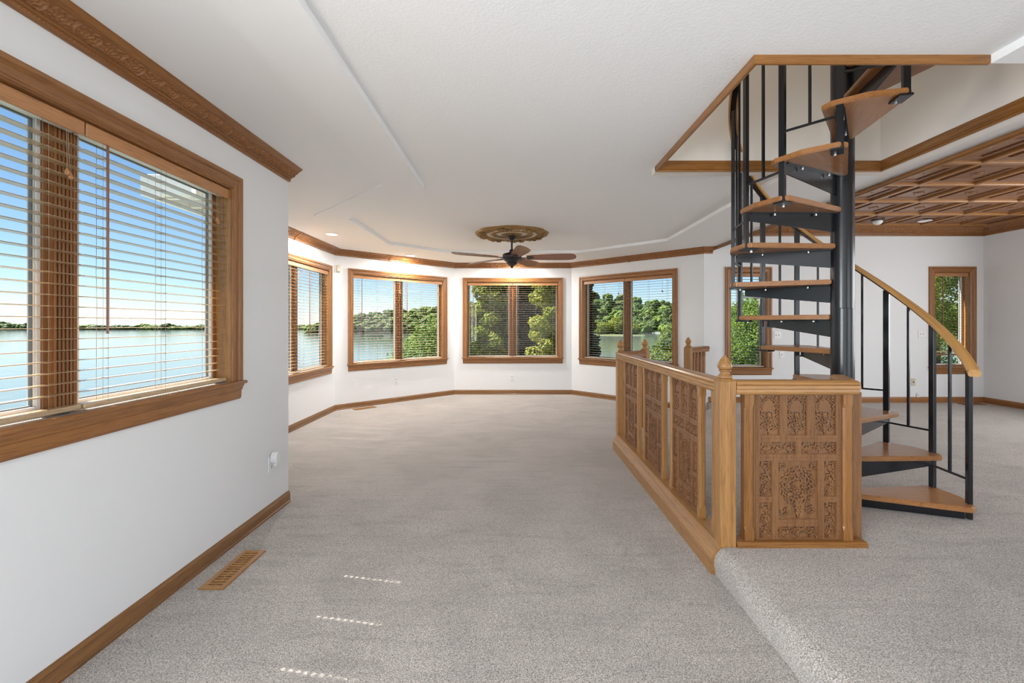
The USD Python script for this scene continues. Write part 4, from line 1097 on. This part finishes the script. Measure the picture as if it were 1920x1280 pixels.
# wooded hill across the inlet
def hz(x, y):
    t = np.clip((y - 372) / 130, 0, 1); edge = np.clip((x + 190 + 18 * np.sin(y * .03)) / 60, 0, 1) ** .8
    return WATER - .6 + edge * (1.5 + t * (34 + 11 * np.clip(x / 150, 0, 1)) * (0.75 + .25 * np.sin(x * .018 + 1)))
hill = terrain(np.linspace(-230, 460, 50), np.linspace(366, 560, 16), hz)
obj('hill', MB().add(*hill), M['wood_far'], smooth=True, label='wooded hill rising from the far side of the inlet', cat='hill', kind='structure')
protos = []
GH = 'broadleaf trees covering the far hill'
LH = 'broadleaf tree in the woodland on the far hill across the water'
cnt = 0
def far_tree(x, y, z, h, w, label, group):
    k = int(rng.integers(0, 5))
    while len(protos) <= k:
        i = len(protos)
        t = thing('woodland_tree', LH, 'tree', (-150. + 8 * i, 374, float(hz(np.array(-150. + 8 * i), np.array(374.)))), 0, GH, scale=(4.6, 4.6, 4.4))
        V, F = blob_tree(11 + i).arrays(); V[:, 2] += .42
        obj('crown', (V, F), M['wood_far'], t, smooth=True)
        obj('trunk', MB().tube([(0, 0, -.4), (0, 0, 1.2)], .07, 6), M['bark'], t)
        protos.append(t)
    dup(protos[k], (x, y, z), rng.uniform(0, 6.28), label, group, (w, w, h))
r_h = np.random.default_rng(3)
for row, (yy, step) in enumerate(((374, 7.5), (388, 8.5), (404, 10), (422, 11.5), (444, 13), (470, 14), (500, 15))):
    x = -205 + 6 * row
    while x < 395:
        y_ = yy + r_h.uniform(-5, 5); zz = float(hz(np.array(x), np.array(y_)))
        if zz > WATER - .2 and not (.44 < x / y_):
            far_tree(x, y_, zz - .8, r_h.uniform(4.6, 6.6), r_h.uniform(5.0, 7.0), LH, GH)
        x += step * r_h.uniform(.8, 1.25)
GS = 'trees along the distant left shore'
LS = 'small far-off tree on the distant left shoreline of the lake'
for x in np.arange(-1150, -240, 9.5):
    y_ = 640 + .05 * x + r_h.uniform(-12, 18); far_tree(float(x), float(y_), WATER - .5, r_h.uniform(4.6, 6.2) * (1.25 if x < -610 else 1), r_h.uniform(8.0, 11), LS, GS)
obj('far_shore', MB().add(*terrain(np.linspace(-1300, -200, 90), np.linspace(612, 760, 12), lambda X, Y: WATER - .5 + np.clip((Y - 618) / 30, 0, 1) * (3.2 + 1.5 * np.sin(X * .02)) * np.clip((-205 - X) / 60, 0, 1))), M['wood_far'], smooth=True, label='low far shore of the lake at left', cat='shore', kind='structure')
bh = None
for k, x in enumerate((-520, -478, -452, -420, -398, -372, -350, -325)):
    lab = f'tiny pale boathouse at the waterline of the distant left shore'
    if bh is None:
        bh = thing('boathouse', lab, 'boathouse', (x, 622, WATER), 0, 'boathouses on the far left shore')
        obj('wall', MB().box(-5, -3, 0, 5, 3, 2.6), M['siding'], bh)
        obj('roof', MB().hull([(-5.5, -3.4, 2.6), (5.5, -3.4, 2.6), (-5.5, 3.4, 2.6), (5.5, 3.4, 2.6), (-5.5, 0, 4), (5.5, 0, 4)]), M['roof'], bh)
    else: dup(bh, (x, 622 + r_h.uniform(-1, 1), WATER), r_h.uniform(-.2, .2), lab, None, (r_h.uniform(.5, 1.1), 1, r_h.uniform(.7, 1)))

# near trees and bushes with real leaves
def leaf_cloud(seed, blobs, n, size, droop=.4):
    """blobs: (centre, radii); leaves sit near the blob surfaces"""
    r_ = np.random.default_rng(seed); B = np.array([(*c, *r) for c, r in blobs], float)
    area = (B[:, 3] * B[:, 5]); k = r_.choice(len(B), n, p=area / area.sum())
    d = r_.normal(size=(n, 3)); d /= np.linalg.norm(d, axis=1, keepdims=True)
    bump = meshkit.fbm(d * 2.6 + k[:, None] * 3.7, 3, seed)
    rad = (.72 + .5 * (bump - .3)) * r_.uniform(.72, 1.04, n)
    c = B[k, :3] + d * B[k, 3:] * rad[:, None]
    nrm = d + r_.normal(0, .55, (n, 3)); nrm[:, 2] += .3; nrm /= np.linalg.norm(nrm, axis=1, keepdims=True)
    t = np.cross(nrm, r_.normal(size=(n, 3))); t[:, 2] -= droop * .3; t -= nrm * (t * nrm).sum(1, keepdims=True); t /= np.linalg.norm(t, axis=1, keepdims=True)
    b = np.cross(nrm, t); s_ = size * r_.uniform(.65, 1.3, n)[:, None]
    V = np.stack([c - t * s_ * .6, c + b * s_ * .36 + nrm * s_ * .08, c + t * s_ * .6, c - b * s_ * .36 + nrm * s_ * .08], 1).reshape(-1, 3)
    i = np.arange(n) * 4
    return V, np.vstack([np.c_[i, i + 1, i + 2], np.c_[i, i + 2, i + 3]])
def near_tree(name, label, loc, blobs, n, size, m, seed, trunk=.16, h=None):
    o = thing(name, label, 'tree' if 'tree' in name else 'bush', loc)
    tag(obj('foliage', leaf_cloud(seed, blobs, int(n * 2.6), size * .60), M[m], o), kind='stuff')
    mb = MB(); top = max(c[2] for c, r in blobs); base = -1.0
    mb.tube([(0, 0, base), (.05, 0, (top + base) * .5), (0, .05, top)], [trunk, trunk * .75, trunk * .3], 8) if 'tree' in name else mb.tube([(0, 0, base), (.03, 0, base + 1.2), (.05, .02, max(.4, min(c[2] for c, r in blobs)))], [trunk, trunk * .8, trunk * .4], 8)
    for c, r in blobs:
        if c[2] > .5: pass; c[2] > 0 and len(blobs) < 30 and 'tree' in name and mb.tube([(0, 0, c[2] - r[2] * .9), (c[0] * .5, c[1] * .5, c[2] - r[2] * .4), c], [trunk * .4, trunk * .28, trunk * .1], 5)
    obj('trunk', mb, M['bark'], o)
    return o
def column(seed, w, z0, z1, n, lean=0):
    r_ = np.random.default_rng(seed); out = []; H = z1 - z0
    prof = lambda t: w * (.55 + .55 * math.sin(PI * min(1, t * 1.25 + .12)) ** .7) * (1 - .25 * t)
    for k in range(n):
        t = (k + .5) / n; out.append(((lean * t, 0, z0 + H * t), (prof(t) * .72, prof(t) * .72, H / n * 1.1)))
    for k in range(n * 7):
        t = r_.uniform(0, 1.02); a = r_.uniform(0, 2 * PI); q = r_.uniform(.26, .46) * (w + .4) * .8
        out.append(((lean * t + prof(t) * .85 * math.cos(a), prof(t) * .85 * math.sin(a), z0 + H * t), (q, q, q * .8)))
    return out
GZ = -4.6
near_tree('leafy_tree', 'tall tree left of centre in the window below the fan', (-.95, 17.0, GZ), column(1, 1.05, 2.6, 9.6, 13), 15000, .17, 'leaf_gold', 21)
near_tree('leafy_tree', 'golden green tree at right in the window below the fan', (1.28, 15.5, GZ), column(2, .80, 1.8, 9.8, 13), 14000, .16, 'leaf_gold', 22)
near_tree('conifer_tree', 'dark tree in shade between the two golden trees in the centre window', (.35, 20.5, GZ), column(3, 1.5, 1.0, 11.5, 12), 13000, .36, 'leaf_dark', 23)
near_tree('conifer_tree', 'dark evergreen at the right edge of the centre window', (2.7, 21.5, GZ), column(33, 1.2, 1.0, 10.5, 12), 8000, .36, 'leaf_dark', 24)
near_tree('leafy_bush', 'bright green bush low in the right half of the angled window left of the fan', (-3.1, 13.6, GZ), [((-.6, 0, 3.6), (1.5, 1.4, 1.6)), ((.5, .2, 4.6), (1.4, 1.3, 1.6)), ((.9, 0, 3.0), (1.4, 1.2, 1.5)), ((1.1, .3, 5.4), (1.0, 1.0, 1.1)), ((.1, -.2, 2.0), (1.8, 1.4, 1.4)), ((-.9, .3, 2.6), (1.1, 1.1, 1.2))], 16000, .13, 'leaf', 25)
near_tree('leafy_bush', 'mid green bush at the lower left of the centre window', (-2.2, 19.5, GZ), [((-.3, 0, 3.6), (1.3, 1.2, 1.4)), ((.4, .1, 4.8), (1.1, 1.0, 1.2)), ((.2, 0, 2.4), (1.7, 1.5, 1.5))], 8000, .15, 'leaf', 26)
near_tree('leafy_bush', 'conical yellow-green bush at the lower right of the angled window', (4.28, 13.2, GZ), [((.1, 0, 2.9), (1.8, 1.5, 1.5)), ((.25, 0, 4.4), (1.35, 1.3, 1.3)), ((.55, 0, 5.35), (.80, .8, .85)), ((.72, 0, 5.95), (.46, .46, .55))], 12000, .11, 'leaf_gold', 27)
near_tree('leafy_bush', 'low sunlit bush on a spit in the water seen through the right angled window', (64.0, 300, WATER + .4), [((-6, 0, 4.0), (7.5, 7, 5.2)), ((4, 0, 6.0), (7.0, 6.5, 7.0)), ((13, 1, 3.2), (6.8, 6.2, 4.6))], 4000, 1.5, 'leaf_gold', 28, trunk=.5)
near_tree('leafy_tree', 'leafy green tree filling the narrow window behind the stair treads', (7.9, 14.6, GZ), [((x, y, z), (1.3, 1.3, 1.2)) for x, y, z in ((-.9, 0, 2.0), (.6, .3, 2.4), (-.4, .2, 3.6), (.8, -.1, 4.2), (-.1, .1, 5.2), (-.7, 0, 4.8), (.3, .2, 6.2))], 24000, .10, 'leaf', 29)
near_tree('leafy_tree', 'leafy green tree outside the right corner window', (13.1, 14.2, GZ), [((x, y, z), (1.4, 1.4, 1.3)) for x, y, z in ((-1.0, 0, 7.4), (.4, .3, 8.0), (-.6, .2, 5.9), (.9, -.1, 6.6), (.0, .2, 9.0), (-.4, 0, 2.6), (1.2, .4, 3.0), (.3, .2, 4.0))], 24000, .10, 'leaf_gold', 30)
near_tree('conifer_tree', 'dark tree at the left edge of the right angled window', (3.80, 24.5, GZ), column(5, .55, 1.0, 8.6, 11), 5500, .36, 'leaf_dark', 31)
# spit of land for the low bush
obj('spit', MB().lathe([(20, -.6), (16, .3), (8, .6), (0, .7)], 24, mtx((68, 300, WATER))), M['earth'], smooth=True, label='low green spit of land in the lake', cat='spit', kind='structure')
